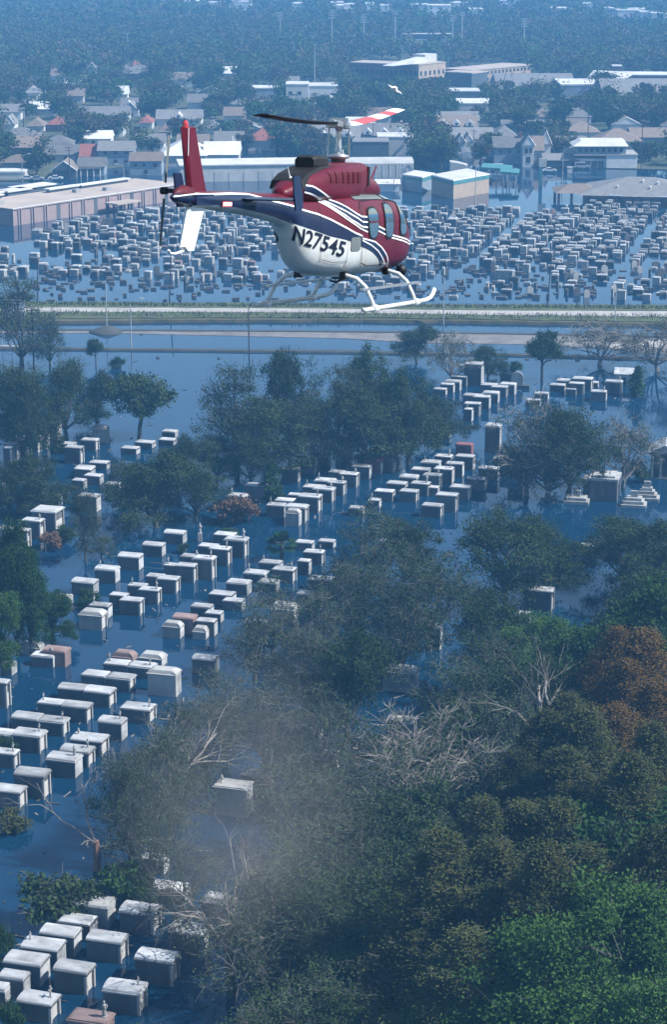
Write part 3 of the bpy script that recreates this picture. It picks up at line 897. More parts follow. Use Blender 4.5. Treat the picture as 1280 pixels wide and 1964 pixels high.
HOUSES = [
 (101, 146, 343, 2.6, 11, 'gy', 2.8, 'b_dark', 'r_brown', 'dark brown gabled house at the water behind the lamp post', {}),
 (88, 164, 314, 3.0, 12, 'gx', 2.6, 'b_pale', 'r_grey', 'wide pale house with a long grey gable roof beside the red roof', dict(wins=W2)),
 (154, 203, 319, 3.2, 11, 'gx', 3.4, 'b_pale', 'r_red', 'house with a bright red roof left of the blue two-storey house', dict(chim=.8)),
 (189, 256, 320, 5.2, 10, 'gx', 2.6, 'b_blue', 'r_grey', 'two-storey blue-grey house with slate roof behind a round bare tree', dict(wins=W22, gable_mat='b_dark')),
 (150, 200, 338, 3.0, 9, 'gx', 2.4, 'b_blue', 'r_grey', 'porch house with white columns in front of the red roof', dict(porch=1)),
 (22, 74, 300, 3.0, 12, 'gx', 3.2, 'b_brick', 'r_brown', 'brown roofed house half hidden by trees at the far left', {}),
 (-12, 48, 346, 2.2, 8, 'flat', .5, 'b_pale', 'r_white', 'low white flat-roofed pavilion at the water edge', dict(name='pavilion', cat='building')),
 (0, 62, 330, 3.0, 10, 'hip', 2.0, 'b_blue', 'r_brown', 'low hip-roofed house above the white flat pavilion', {}),
 (90, 126, 255, 3.0, 11, 'hip', 2.4, 'b_brick', 'r_red', 'small hip house with faded red roof among the trees', {}),
 (52, 84, 258, 3.0, 11, 'hip', 2.6, 'b_pale', 'r_brown', 'small tan-roofed hip house beside the tall palm', {}),
 (8, 28, 256, 3.2, 10, 'gy', 3.2, 'b_white', 'r_grey', 'white gable-fronted cottage near the tall palm', {}),
 (150, 246, 236, 3.0, 12, 'gx', 2.8, 'b_pale', 'r_grey', 'long grey-roofed house with a white gable at its end', {}),
 (238, 264, 229, 3.6, 10, 'gy', 3.0, 'b_white', 'r_grey', 'white gabled house just behind the long grey roof', dict(gable_mat='b_blue')),
 (250, 310, 337, 4.6, 10, 'gx', 2.2, 'b_blue', 'r_brown', 'blue two-storey house with brown roof and three windows', dict(wins=[(.18, 2.6, .9, 1.2), (.45, 2.6, .9, 1.2), (.8, 2.6, 1.2, 1.2), (.5, .4, 1.2, 1.4)])),
 (306, 396, 320, 3.6, 22, 'hip', 4.4, 'b_pale', 'r_white', 'large hall with broad pale hipped roof behind the tail fin', dict(name='church_hall', cat='hall')),
 (392, 458, 318, 3.6, 16, 'gx', 3.4, 'b_pale', 'r_white', 'pale roofed church wing with a white bell wall', dict(name='church_wing', cat='church')),
 (267, 292, 250, 2.8, 10, 'hip', 2.2, 'b_pale', 'r_red', 'tiny house with a vivid red roof left of the tail fin', {}),
 (300, 386, 244, 3.0, 13, 'gx', 3.0, 'b_pale', 'r_grey', 'long grey-green roofed house behind the fin tip', dict(dormers=1)),
 (390, 422, 262, 3.0, 10, 'hip', 2.4, 'b_pale', 'r_grey', 'small grey hip house right of the fin tip', {}),
 (303, 328, 268, 2.8, 10, 'hip', 2.4, 'b_pale', 'r_brown', 'small tan hip house left of the tail fin', {}),
 (98, 126, 163, 4.0, 12, 'gx', 3.2, 'b_white', 'r_brown', 'tall white house with steep tan roof in the far trees', dict(wins=W2)),
 (46, 76, 202, 5.0, 11, 'hip', 2.4, 'b_pale', 'r_grey', 'grey hip house with white portico columns in the far trees', dict(porch=1)),
 (240, 280, 158, 4.0, 14, 'gx', 3.4, 'b_brick', 'r_grey', 'grey-roofed house with a red chimney far in the trees', dict(chim=.3)),
 (244, 272, 146, 4.0, 12, 'hip', 3.0, 'b_brick', 'r_red', 'far house with orange-red tiles above the grey roof', {}),
 (332, 368, 168, 3.6, 12, 'gx', 2.8, 'b_white', 'r_brown', 'far white house with a low pale gable', {}),
 (232, 262, 222, 3.4, 11, 'gx', 3.2, 'b_white', 'r_grey', 'white house with blue-grey roof and bargeboards', dict(dormers=1)),
 (360, 402, 214, 3.6, 12, 'gx', 3.0, 'b_white', 'r_grey', 'white-fronted house right above the fin tip', {}),
 (168, 184, 145, 3.4, 10, 'gy', 3.0, 'b_pale', 'r_brown', 'small far gable house in dense trees', {}),
 (476, 528, 290, 3.6, 13, 'hip', 3.6, 'b_pale', 'r_red', 'house with a large terracotta hip roof behind the exhaust', {}),
 (481, 532, 192, 4.6, 14, 'flat', .5, 'b_blue', 'r_white', 'blue flat-roofed block above the rotor blade', dict(name='flat_block', cat='building')),
 (549, 592, 206, 9.0, 14, 'flat', .5, 'b_pale', 'r_white', 'tall pale flat-roofed block above the rotor hub', dict(name='flat_block', cat='building', wins=[(.2, 5, 1.6, 1.4), (.6, 5, 1.6, 1.4), (.2, 2, 1.6, 1.4)])),
 (592, 648, 190, 5.0, 16, 'flat', .6, 'b_white', 'r_white', 'sunlit white flat-roofed block next to the tall pale block', dict(name='flat_block', cat='building')),
 (424, 452, 156, 3.6, 12, 'gx', 2.8, 'b_pale', 'r_white', 'far house with a bleached roof in green trees', {}),
 (596, 690, 285, 3.6, 14, 'gx', 3.8, 'b_blue', 'r_grey', 'wide grey-roofed house with two white dormers behind the mast', dict(dormers=2)),
 (690, 784, 280, 3.6, 14, 'gx', 3.6, 'b_blue', 'r_grey', 'grey-roofed house with three white dormers', dict(dormers=3)),
 (677, 746, 309, 6.0, 12, 'flat', .35, 'b_dark', 'r_grey', 'dark flat-roofed workshop with a white end', dict(name='workshop', cat='building')),
 (725, 792, 299, 6.0, 14, 'flat', .4, 'b_pale', 'r_white', 'grey box building with pale roof behind the dark workshop', dict(name='flat_block', cat='building')),
 (838, 914, 264, 3.8, 13, 'gx', 3.6, 'b_blue', 'r_brown', 'brown-roofed house with a row of three pointed dormers', dict(dormers=3)),
 (858, 946, 286, 3.6, 13, 'gx', 3.2, 'b_pale', 'r_grey', 'long grey-roofed house above the white twin gables', {}),
 (876, 892, 294, 3.6, 9, 'gy', 2.6, 'b_white', 'r_brown', 'white gable wing nearest the long grey roof', {}),
 (891, 907, 292, 3.6, 9, 'gy', 2.4, 'b_white', 'r_brown', 'second white gable wing beside its twin', {}),
 (944, 992, 284, 3.8, 13, 'hip', 3.4, 'b_pale', 'r_grey', 'grey hip house behind the white chimney', {}),
 (948, 1006, 316, 5.6, 12, 'gx', 3.0, 'b_blue', 'r_grey', 'large two-storey grey house with tall white chimney', dict(chim=.9, wins=[(.2, 3.6, 1.2, 1.2), (.5, 3.6, 1.2, 1.2), (.8, 3.6, 1.2, 1.2)])),
 (1003, 1024, 321, 7.0, 9, 'gy', 3.2, 'b_white', 'r_grey', 'tall white gable-fronted house by the filling station', dict(wins=[(.3, 4.4, 1.0, 1.6), (.7, 4.4, 1.0, 1.6), (.5, 1.2, 1.4, 2.2)])),
 (1024, 1042, 318, 5.0, 12, 'gx', 4.0, 'b_blue', 'r_brown', 'steep brown-roofed house next to the tall white gable', {}),
 (1038, 1056, 306, 5.0, 10, 'gy', 4.6, 'b_white', 'r_grey', 'narrow pointed white gable house', {}),
 (1080, 1150, 279, 4.6, 13, 'hip', 3.2, 'b_white', 'r_brown', 'white two-storey house with brown hip roof above the motel', dict(wins=W2)),
 (1144, 1232, 300, 5.0, 14, 'hip', 3.6, 'b_pale', 'r_brown', 'wide brown hip roof rising behind the motel', {}),
 (1212, 1300, 288, 4.4, 14, 'gx', 2.6, 'b_blue', 'r_brown', 'long house with dull brown roof at the right edge', {}),
 (1044, 1110, 324, 2.8, 10, 'gx', 1.6, 'b_dark', 'r_grey', 'low open carport building behind parked cars', dict(name='carport', cat='carport')),
 (864, 921, 201, 5.2, 14, 'flat', .5, 'b_dark', 'r_white', 'low dark block with white roof before the school', dict(name='flat_block', cat='building')),
 (880, 954, 214, 2.8, 22, 'flat', .5, 'b_pale', 'r_white', 'low building with patchy white roof in the trees below the school', dict(name='flat_block', cat='building')),
 (1090, 1126, 262, 3.4, 11, 'gx', 2.6, 'b_brick', 'r_brown', 'brown cottage above the white two-storey house', {}),
 (1020, 1062, 240, 3.2, 11, 'hip', 2.6, 'b_pale', 'r_brown', 'tan hip house peeping out under tall trees', {}),
 (708, 750, 240, 3.4, 11, 'gx', 2.8, 'b_white', 'r_brown', 'pale house just below the red rotor blade', {}),
 (430, 470, 238, 3.2, 11, 'gx', 2.8, 'b_pale', 'r_brown', 'tan-roofed house in the trees left of the rotor', {}),
 (130, 160, 200, 3.4, 11, 'gx', 2.8, 'b_pale', 'r_brown', 'lone tan-roofed house in the middle of the trees', {}),
 (0, 40, 232, 3.4, 11, 'gx', 2.6, 'b_white', 'r_grey', 'house with pale walls cut by the left edge', {}),
]
_hr = random.Random(63)
EXTRA = []
while len(EXTRA) < 34:
    x, y = _hr.uniform(-10, 1280), _hr.uniform(168, 300)
    k = 4150 / (4150 * 85 / (y + 200)) ; w = _hr.uniform(9, 15) * k
    if any(a - 6 < x + w and x < b_ + 6 and abs(y - c) < 17 for (a, b_, c) in [(h[0], h[1], h[2]) for h in HOUSES + EXTRA]) or (640 < x < 1280 and y < 212): continue
    EXTRA.append((x, x + w, y, 3.0, _hr.uniform(8, 12), _hr.choice(('gx', 'gx', 'gy', 'hip')), _hr.uniform(2.2, 3.2), _hr.choice(('b_white', 'b_pale', 'b_white', 'b_blue')), _hr.choice(('r_grey', 'r_brown', 'r_grey', 'r_white')), None, dict(wins=W2 if _hr.random() < .5 else ())))
EXTRA.sort(key=lambda h: h[0])
for i, h in enumerate(EXTRA):
    c_ = {'b_white': 'white', 'b_pale': 'pale', 'b_blue': 'blue-grey'}[h[7]]; r_ = {'r_grey': 'grey', 'r_brown': 'brown', 'r_white': 'bleached'}[h[8]]
    same = [q for q in EXTRA if q[7] == h[7] and q[8] == h[8]]
    HOUSES.append(h[:9] + ('small %s cottage with %s roof, %s such from the left' % (c_, r_, ordinal(same.index(h))),) + h[10:])
for h in HOUSES:
    k = dict(h[10]); o = house(*h[:9], h[9], **k)
    LANDMARKS.append(((h[0] + h[1]) / 2, h[2], 'the ' + ' '.join(h[9].split()[:6]) if False else 'the ' + h[9]))
def part_box(name, root, m, x0, x1, y0, y1, z0, z1, taper=0.0):
    b = MB(); b.box(x0, x1, y0, y1, z0, z1, taper=taper); return b.build(name, M[m], root)
def span(pa, pb):
    """length and heading of the line between two ground points"""
    d = pb - pa
    return d.length, math.atan2(d.y, d.x)
# bell wall of the church
p = at(446, 312); r = empty('bell_wall', p, 0, 'slim white bell wall standing beside the pale church roof', 'wall')
b = MB(); b.prism([(0, -.3), (1.4, -.3), (1.4, 6.0), (1.0, 6.4), (.2, 8.6), (0, 8.6)], 'y', 0, .5); b.build('slab', M['b_white'], r)
# long pale warehouse behind the helicopter
p = at(346, 350); q = at(600, 346); L, a = span(p, q)
r = empty('warehouse', p, a, 'long pale flat-roofed warehouse behind the tail boom', 'warehouse')
part_box('wall', r, 'b_pale', 0, L, 0, 16, -.4, 4.8); ro = part_box('roof', r, 'r_white', -.3, L + .3, -.3, 16.3, 4.802, 5.2)
for i in range(9): part_box('door', r, 'b_pale', L * (i + .3) / 9, L * (i + .3) / 9 + 2.4, -.08, .05, -.2, 2.9)
BLD.append((346, 300, 600, 348, p.y))
p = at(662, 342); q = at(794, 341); L, a = span(p, q)
r = empty('storage_shed', p, a, 'long white metal shed with ribbed wall and a round mark', 'shed')
b = MB(); b.prism([(0, -.4), (12, -.4), (12, 4.4), (11, 5.2), (6, 5.7), (1, 5.2), (0, 4.4)], 'x', 0, L); b.build('wall', M['b_pale'], r)
for i in range(10): part_box('rib', r, 'trim', L * (i + .5) / 10 - .07, L * (i + .5) / 10 + .07, -.09, .02, 0, 4.3)
b = MB(); b.tube([(L * .93 + 1.0 * math.cos(t), -.12, 2.6 + 1.3 * math.sin(t)) for t in [2 * math.pi * k / 16 for k in range(17)]], .08, 4); b.build('round_mark', M['b_blue'], r)
BLD.append((662, 305, 796, 342, p.y))
p = at(722, 368); r = house(722, 766, 368, 2.4, 7, 'gx', .9, 'b_white', 'r_white', 'small white boathouse hut at the water edge', name='hut', cat='hut', group=None)
# teal trimmed pair of blocks, seen on their corner
def corner_block(name, xa, xc, xb, yc, H, label, lm, rm_, trim, ya=None, yb=None, roofm='r_white'):
    """block whose near corner stands at (xc, yc); left face runs back to column xa and right face to xb"""
    pc = at(xc, yc)
    pa = at(xa, ya if ya else yc - 12); pb = at(xb, yb if yb else yc - 14)
    pd = pa + pb - pc
    root = empty(name, pc, 0, label, 'building')
    def quad(n, m, P, z0, z1, off=0.0):
        b = MB()
        cx = sum((v.x for v in P)) / len(P); cy_ = sum((v.y for v in P)) / len(P)
        Q = [Vector((v.x + (v.x - cx) * off - pc.x, v.y + (v.y - cy_) * off - pc.y, 0)) for v in P]
        b.add([(v.x, v.y, z0) for v in Q] + [(v.x, v.y, z1) for v in Q], [(3, 2, 1, 0), (4, 5, 6, 7), (0, 1, 5, 4), (1, 2, 6, 5), (2, 3, 7, 6), (3, 0, 4, 7)])
        return b.build(n, M[m], root)
    base = [pa, pc, pb, pd]
    quad('wall', lm, base, -.4, H - 1.4)
    quad('fascia', trim, base, H - 1.398, H - .3, .015)
    quad('parapet', 'trim', base, H - .3, H - .05, .03)
    quad('roof', roofm, base, H - .049, H + .06, .0)
    BLD.append((min(xa, xc), yc - H * ppm(pc), max(xb, xc), yc, pc.y))
    LANDMARKS.append((xc, yc - 10, 'the ' + label))
    return root
corner_block('flooded_shop', 772, 810, 834, 370, 4.6, 'smaller teal-trimmed flat building next to the white hut', 'b_blue', 'b_tan', 'teal', 364, 362)
corner_block('flooded_shop', 828, 870, 938, 383, 5.6, 'larger teal-trimmed tan building standing in the water', 'b_tan', 'b_tan', 'teal', 372, 370)
p = at(864, 333); r = empty('arched_shelter', p, 0, 'pale arched shelter behind the larger teal-trimmed building', 'shelter')
b = MB(); b.prism([(0, 0)] + [(5.6 * k / 8, 2.4 + 1.1 * math.sin(math.pi * (.55 + .45 * k / 8))) for k in range(9)] + [(5.6, 0)], 'y', 0, 6); b.build('shell', M['b_pale'], r)
# filling station canopies
for (xl, xr, yb, lab, hh) in ((922, 980, 352, 'long teal canopy of the flooded filling station', 4.3), (958, 994, 358, 'smaller teal canopy sloping beside the long one', 3.9)):
    p = at(xl, yb); k = ppm(p); L = (xr - xl) / k
    r = empty('filling_canopy', p, R(-8), lab, 'canopy', 'canopies of the filling station')
    b = MB(); b.add([(0, 0, hh), (L, 0, hh - .4), (L, 9, hh - .2), (0, 9, hh + .3), (0, 0, hh + .6), (L, 0, hh + .2), (L, 9, hh + .3), (0, 9, hh + .9)], [(3, 2, 1, 0), (4, 5, 6, 7), (0, 1, 5, 4), (1, 2, 6, 5), (2, 3, 7, 6), (3, 0, 4, 7)]); b.build('deck', M['teal'], r)
    for u in (.15, .5, .85):
        b = MB(); b.box(L * u - .18, L * u + .18, 4, 4.4, -.5, hh + .05); b.build('post', M['trim'], r)
    for u in (.3, .7):
        b = MB(); b.box(L * u - .4, L * u + .4, 3.6, 4.4, -.4, 1.1); b.build('fuel_pump', M['concrete'], r)
p = at(1037, 356); r = empty('pylon_sign', p, 0, 'tall dark green pylon sign with a pale panel in the flooded forecourt', 'sign')
part_box('post', r, 'teal', -.5, .5, -.3, .3, -.5, 8.0); part_box('panel', r, 'b_pale', -.6, 1.7, -.36, .36, 5.6, 8.2)
# motel with broad pale roof
p = at(1104, 324); k = ppm(p); r = empty('motel', p, 0, 'two-storey motel with a broad pale roof and a blank white end wall', 'building')
L = (1222 - 1104) / k
part_box('wall', r, 'b_pale', 0, L * .5, 0, 12, -.4, 3.2); part_box('blank_wall', r, 'b_white', L * .5, L, -.5, 12, -.4, 4.2)
part_box('balcony', r, 'concrete', -.5, L + .3, -.7, 12.5, 4.202, 4.6)
part_box('upper_wall', r, 'b_blue', L * .02, L * .82, .6, 11, 4.602, 7.2)
b = MB(); b.add([(-1, -.8, 7.2), (L * .85, -.8, 7.2), (L * .85, 12, 7.2), (-1, 12, 7.2), (2, 3, 8.9), (L * .8, 3, 8.9), (L * .8, 9, 8.9), (2, 9, 8.9)], [(3, 2, 1, 0), (4, 5, 6, 7), (0, 1, 5, 4), (1, 2, 6, 5), (2, 3, 7, 6), (3, 0, 4, 7)]); b.build('roof', M['r_white'], r)
for i in range(8): part_box('window', r, 'glass', L * (.05 + .095 * i), L * (.05 + .095 * i) + 1.0, .55, .65, 5.2, 6.5)
for i in range(4): part_box('opening', r, 'glass', L * (.04 + .11 * i), L * (.04 + .11 * i) + 1.8, -.06, .05, 0, 2.4)
BLD.append((1104, 276, 1222, 324, p.y)); LANDMARKS.append((1160, 318, 'the two-storey motel'))
# grey hip-roofed hall with portico on the right
p = at(1118, 392); q = at(1330, 398); L, a = span(p, q)
r = empty('hip_hall', p, a, 'large grey hip-roofed hall standing in water at the right edge', 'hall')
part_box('wall', r, 'b_brick', 0, L, 0, 26, -.4, 2.6)
b = MB(); b.add([(-1.5, -1.5, 2.7), (L + 1.5, -1.5, 2.7), (L + 1.5, 27.5, 2.7), (-1.5, 27.5, 2.7), (12, 13, 6.6), (L - 12, 13, 6.6)], [(0, 1, 5, 4), (1, 2, 5), (2, 3, 4, 5), (3, 0, 4), (3, 2, 1, 0)]); ro = b.build('roof', M['r_grey'], r)
for u, v in ((.30, 4.5), (.52, 9), (.66, 8), (.60, 4.5), (.8, 8)):
    b = MB(); z = 2.7 + 3.9 * (v + 1.5) / 14.5; b.lathe([(.35, -.4), (.35, .5), (.5, .55), (.0, .95)], 8, (L * u, v, z)); b.build('roof_vent', M['r_white'], ro)
for u in (.24, .66):
    b = MB(); b.box(L * u, L * u + 3.6, -1.7, -1.2, 2.75, 3.0); b.build('skylight', M['trim'], ro)
for i in range(10): part_box('window', r, 'glass', L * (.04 + .095 * i), L * (.04 + .095 * i) + 1.3, -.06, .05, .7, 2.0)
BLD.append((1117, 335, 1290, 395, p.y)); LANDMARKS.append((1200, 380, 'the large grey hip-roofed hall'))
p = at(1072, 388); r = empty('portico', p, 0, 'small hip-roofed portico on posts beside the large hall', 'portico')
b = MB(); b.add([(-1, -1, 2.6), (12.5, -1, 2.6), (12.5, 13, 2.6), (-1, 13, 2.6), (4, 6, 4.6), (8, 6, 4.6)], [(0, 1, 5, 4), (1, 2, 5), (2, 3, 4, 5), (3, 0, 4), (3, 2, 1, 0)]); b.build('roof', M['r_brown'], r)
for x, y in ((0, 0), (3.7, 0), (7.5, 0), (11.5, 0), (0, 11), (11.5, 11)): part_box('post', r, 'b_brick', x - .35, x + .35, y - .35, y + .35, -.5, 2.6)
# ---- mausoleum blocks on the left
pa = at(26, 434); pb = at(352, 383); L, a = span(pa, pb)
r = empty('mausoleum', pa, a, 'long pink-panelled mausoleum with flat tan roof standing in the water', 'mausoleum')
MH = 4.3; MD = 19.0
part_box('wall', r, 'b_mauve', 0, L, 0, MD, -.5, MH)
part_box('roof', r, 'r_tan', -.3, L + .3, -.3, MD + .3, MH + .002, MH + .3)
part_box('coping', r, 'trim', -.35, L + .35, -.38, -.05, MH + .302, MH + .42)
for i in range(14):
    u = L * (i + .5) / 14
    if i in (3, 6, 9, 12): part_box('doorway', r, 'b_dark', u - .7, u + .7, -.05, .1, -.3, MH - .2)
    else:
        part_box('pilaster', r, 'b_mauve', u - .75, u - .35, -.30, .05, -.4, MH - .08); part_box('slot', r, 'b_dark', u - .3, u + .15, -.06, .05, -.3, MH - .15); part_box('pilaster', r, 'b_mauve', u + .2, u + .6, -.30, .05, -.4, MH - .08)
for i, (u0, u1, v0, v1) in enumerate(((-.25, .02, 15.5, 21), (.03, .20, 17.5, 22.5), (.15, .27, 21.5, 26), (.26, .40, 20.5, 25.5), (.36, .57, 22.5, 28), (.42, .60, 15, 17.5), (.60, .90, 14.5, 17))):
    part_box('canopy', r, 'r_white', L * u0, L * u1, v0, v1, MH + 1.1, MH + 1.45)
    part_box('canopy_wall', r, 'b_dark', L * u0 + .6, L * u1 - .6, v0 + .5, v1 - .5, -.4, MH + 1.1)
for u, v in ((.04, 8.5), (.62, 6.0), (.5, 10)): part_box('roof_unit', r, 'concrete', L * u, L * u + 2.2, v, v + 1.6, MH + .3, MH + 1.2)
BLD.append((0, 360, 352, 440, pa.y)); LANDMARKS.append((180, 380, 'the long pink mausoleum'))
p = at(226, 412); r = empty('entrance_porch', p, a, 'small flat-topped porch with dark columns before the mausoleum', 'porch')
part_box('roof', r, 'r_tan', 0, 9.5, 0, 5, 2.5, 2.9)
for x in (.4, 3.2, 6.2, 9.1):
    for y in (.4, 4.5): part_box('column', r, 'b_dark', x - .25, x + .25, y - .25, y + .25, -.4, 2.5)
# ---- school and stadium far back
def long_block(name, xl, xr, yl, yr, H, D, wm, rm_, label, rows=0, cols=0, cat='school', flip=False):
    pl, pr_ = at(xl, yl), at(xr, yr)
    L, a = span(pl, pr_)
    r = empty(name, pl, a, label, cat)
    part_box('wall', r, wm, 0, L, 0, D, -.5, H); part_box('roof', r, rm_, -.3, L + .3, -.3, D + .3, H + .002, H + .5)
    for j in range(rows):
        for i in range(cols):
            u = L * (i + .5) / cols; z = H * (j + .35) / max(1, rows)
            w_ = part_box('window', r, 'glass', u - L / cols * .26, u + L / cols * .26, -.08, .06, z, z + H / rows * .42)
    BLD.append((xl, min(yl, yr) - H * ppm(pl), xr, max(yl, yr), pl.y)); LANDMARKS.append(((xl + xr) / 2, (yl + yr) / 2, 'the ' + label))
    return r
# main school: shaded long side and sunlit end with two rows of windows
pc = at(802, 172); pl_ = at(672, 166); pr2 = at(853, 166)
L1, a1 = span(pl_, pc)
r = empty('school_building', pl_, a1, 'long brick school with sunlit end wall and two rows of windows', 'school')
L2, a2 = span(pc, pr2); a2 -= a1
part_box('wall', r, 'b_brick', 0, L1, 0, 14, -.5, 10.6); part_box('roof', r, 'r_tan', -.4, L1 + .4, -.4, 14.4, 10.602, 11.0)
for j in range(2):
    for i in range(14): part_box('window', r, 'glass', L1 * (i + .5) / 14 - .8, L1 * (i + .5) / 14 + .8, -.08, .06, 2.2 + j * 3.8, 4.2 + j * 3.8)
e = empty('end_wing', (L1 + .5, -.2, 0), a2); e.parent = r
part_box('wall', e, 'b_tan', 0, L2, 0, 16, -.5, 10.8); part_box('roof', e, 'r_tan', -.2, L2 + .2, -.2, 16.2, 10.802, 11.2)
for j in range(2):
    for i in range(6): part_box('window', e, 'glass', L2 * (i + .5) / 6 - .7, L2 * (i + .5) / 6 + .7, -.08, .06, 2.0 + j * 3.9, 4.0 + j * 3.9)
part_box('penthouse', e, 'b_pale', L2 * .55, L2, 5, 12, 11.2, 14.6)
b = MB(); b.prism([(-16, 11.2), (L2 * .5, 11.2), (L2 * .5, 13.6)], 'y', 3, 9); b.build('sloped_roof', M['r_white'], e)
BLD.append((672, 118, 853, 172, pc.y)); LANDMARKS.append((770, 165, 'the long brick school'))
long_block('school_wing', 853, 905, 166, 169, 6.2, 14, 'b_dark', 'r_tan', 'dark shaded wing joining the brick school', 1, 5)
long_block('school_wing', 903, 1018, 164, 152, 6.4, 16, 'b_tan', 'r_tan', 'tan school wing with a long row of arched windows', 2, 16)
house(955, 1105, 182, 2.6, 44, 'gx', 5.0, 'b_pale', 'r_grey', 'huge low grey gymnasium roof right of the school', name='gymnasium', cat='gymnasium', group=None)
house(1160, 1300, 206, 4.8, 44, 'gx', 5.2, 'b_pale', 'r_grey', 'big grey-roofed hall with a row of dark windows at the right edge', name='gymnasium', cat='gymnasium', group=None, wins=[(.06 + .15 * i, 1.2, 1.6, 2.2) for i in range(6)])
house(1076, 1140, 190, 5.6, 30, 'flat', .6, 'b_blue', 'r_white', 'white flat-roofed link building between the two grey halls', name='link_building', cat='building', group=None)
p = at(1140, 184); r = empty('sloped_canopy', p, 0, 'white sloping canopy roof rising between the two grey halls', 'canopy')
b = MB(); b.add([(-5, 0, 5), (8, -2, 3.5), (20, 16, 8.5), (2, 22, 8.8), (-5, 0, 5.5), (8, -2, 4), (20, 16, 9), (2, 22, 9.3)], [(3, 2, 1, 0), (4, 5, 6, 7), (0, 1, 5, 4), (1, 2, 6, 5), (2, 3, 7, 6), (3, 0, 4, 7)]); b.build('slab', M['r_white'], r)
for x, y in ((-4, 1), (7, -1), (3, 20), (18, 15)): part_box('post', r, 'concrete', x - .3, x + .3, y - .3, y + .3, -.4, 4.0)
p = at(1175, 168); r = empty('brick_tower', p, 0, 'square brick chimney tower above the big grey-roofed hall', 'tower')
part_box('shaft', r, 'b_brick', 0, 4.0, 0, 4, -.4, 9.4); part_box('cap', r, 'trim', -.3, 4.3, -.3, 4.3, 9.402, 9.9)
long_block('long_flat_block', 1192, 1300, 163, 164, 4.2, 18, 'b_brick', 'r_white', 'long low block with white roof behind the brick tower', 1, 10, 'building')
# stadium
p = at(772, 98); q = at(868, 98); L, a = span(p, q)
r = empty('stadium_stand', p, a, 'far stadium stand with a long press box', 'stadium')
for i in range(9): part_box('tier', r, 'concrete', 0, L, i * 1.1, 14, i * .62 + (.0 if i else -.4), (i + 1) * .62 - .004)
part_box('press_box', r, 'b_dark', L * .02, L * .98, 11, 14, 5.7, 8.4); part_box('roof', r, 'r_white', 0, L, 10, 15, 8.402, 8.9); part_box('camera_booth', r, 'b_dark', L * .02, L * .2, 11, 14, 8.902, 11)
p = at(575, 102); q = at(960, 103); L, a = span(p, q)
r = empty('stadium_wall', p, a, 'long pale enclosure wall of the far stadium', 'wall')
part_box('wall', r, 'b_pale', 0, L, 0, 2.0, -.4, 3.4); part_box('coping', r, 'r_tan', -.3, L + .3, -.2, 2.2, 3.402, 3.8)
BLD.append((575, 82, 960, 100, p.y))
LANDMARKS.append((820, 95, 'the far stadium stand'))
# scattered far roofs near the top of the picture
_r = random.Random(44)
FR = [(400, 8), (440, 6), (635, 8), (660, 12), (700, 10), (730, 14), (640, 14), (790, 12), (820, 14), (350, 5), (960, 4), (1160, 20), (1185, 24), (1230, 28), (1250, 30), (1275, 32), (1210, 22), (860, 8), (560, 10), (1110, 10), (900, 22), (1060, 20)]
for i, (x, y) in enumerate(sorted(FR)):
    house(x, x + _r.uniform(18, 46), y + 18, 7.0, 20, 'flat', .8, 'b_white', 'r_white', 'far bleached roof above the treetops, %s from the left' % ordinal(i), name='far_building', cat='building', group='far pale roofs on the skyline')

# ================================================================ POLES, LAMPS, VEHICLES, SMALL THINGS
M['pole_pale'] = mat('galvanised_steel', (0.34, 0.35, 0.355), 0.5, var=.15, scale=1, metal=.2)
M['pole_dark'] = mat('creosoted_wood', (0.04675, 0.03825, 0.034), 0.95, var=.3, scale=1)
M['lamp'] = mat('lamp_head', (0.30, 0.31, 0.31), 0.5)
def lamp_post(x, yt, yb, side, label, dark=False):
    p = at(x, yb); k = ppm(p); H = (yb - yt) / k
    r = empty('street_lamp', p, 0, label, 'street lamp', 'street lamps in the flood')
    m = M['pole_dark' if dark else 'pole_pale']
    b = MB(); b.tube([(0, 0, -.5), (0, 0, H * .9)], [.14, .09], 8); b.build('pole', m, r)
    b = MB(); b.tube([(0, 0, H * .88), (side * .25, 0, H * .96), (side * 2.0, 0, H)], [.07, .06, .05], 6); b.build('arm', m, r)
    b = MB(); b.box(min(side * 1.8, side * 2.7), max(side * 1.8, side * 2.7), -.22, .22, H - .06, H + .16, taper=.05); b.build('lamp_head', M['lamp'], r)
for a in ((205, 530, 632, 1, 'pale street lamp standing on the mound of the road median'), (252, 572, 668, 1, 'pale street lamp at the road kerb beside the sapling'), (478, 580, 686, 1, 'dark lamp post below the skid of the helicopter', True),
          (851, 526, 622, -1, 'thin pale lamp post on the path right of the skids'), (1180, 540, 622, -1, 'pale lamp post behind the roadside oaks'), (44, 296, 366, 1, 'lamp post at the water behind the mausoleum'),
          (912, 304, 400, 1, 'tall lamp post in front of the larger teal-trimmed building'), (1079, 284, 356, 1, 'tall lamp post beside the pylon sign'), (756, 322, 368, 1, 'thin lamp post by the small white hut'), (238, 316, 352, -1, 'lamp post in front of the blue two-storey houses')):
    lamp_post(*a)
def utility_pole(x, yt, yb, label, lean=0.0, arms=1, box=False):
    p = at(x, yb); k = ppm(p); H = (yb - yt) / k
    r = empty('utility_pole', p, 0, label, 'utility pole', 'wooden utility poles')
    r.rotation_euler = (0, R(lean), 0)
    b = MB(); b.tube([(0, 0, -.5), (0, 0, H)], [.17, .11], 7); b.build('pole', M['pole_dark'], r)
    for i in range(arms):
        b = MB(); b.box(-1.1, 1.1, -.07, .07, H - .5 - i * .8, H - .36 - i * .8); b.build('crossarm', M['pole_dark'], r)
    if box:
        b = MB(); b.lathe([(.28, 0), (.3, .1), (.3, .8), (.2, .9)], 8, (-.45, 0, H * .45)); b.build('transformer', M['kerb'], r)
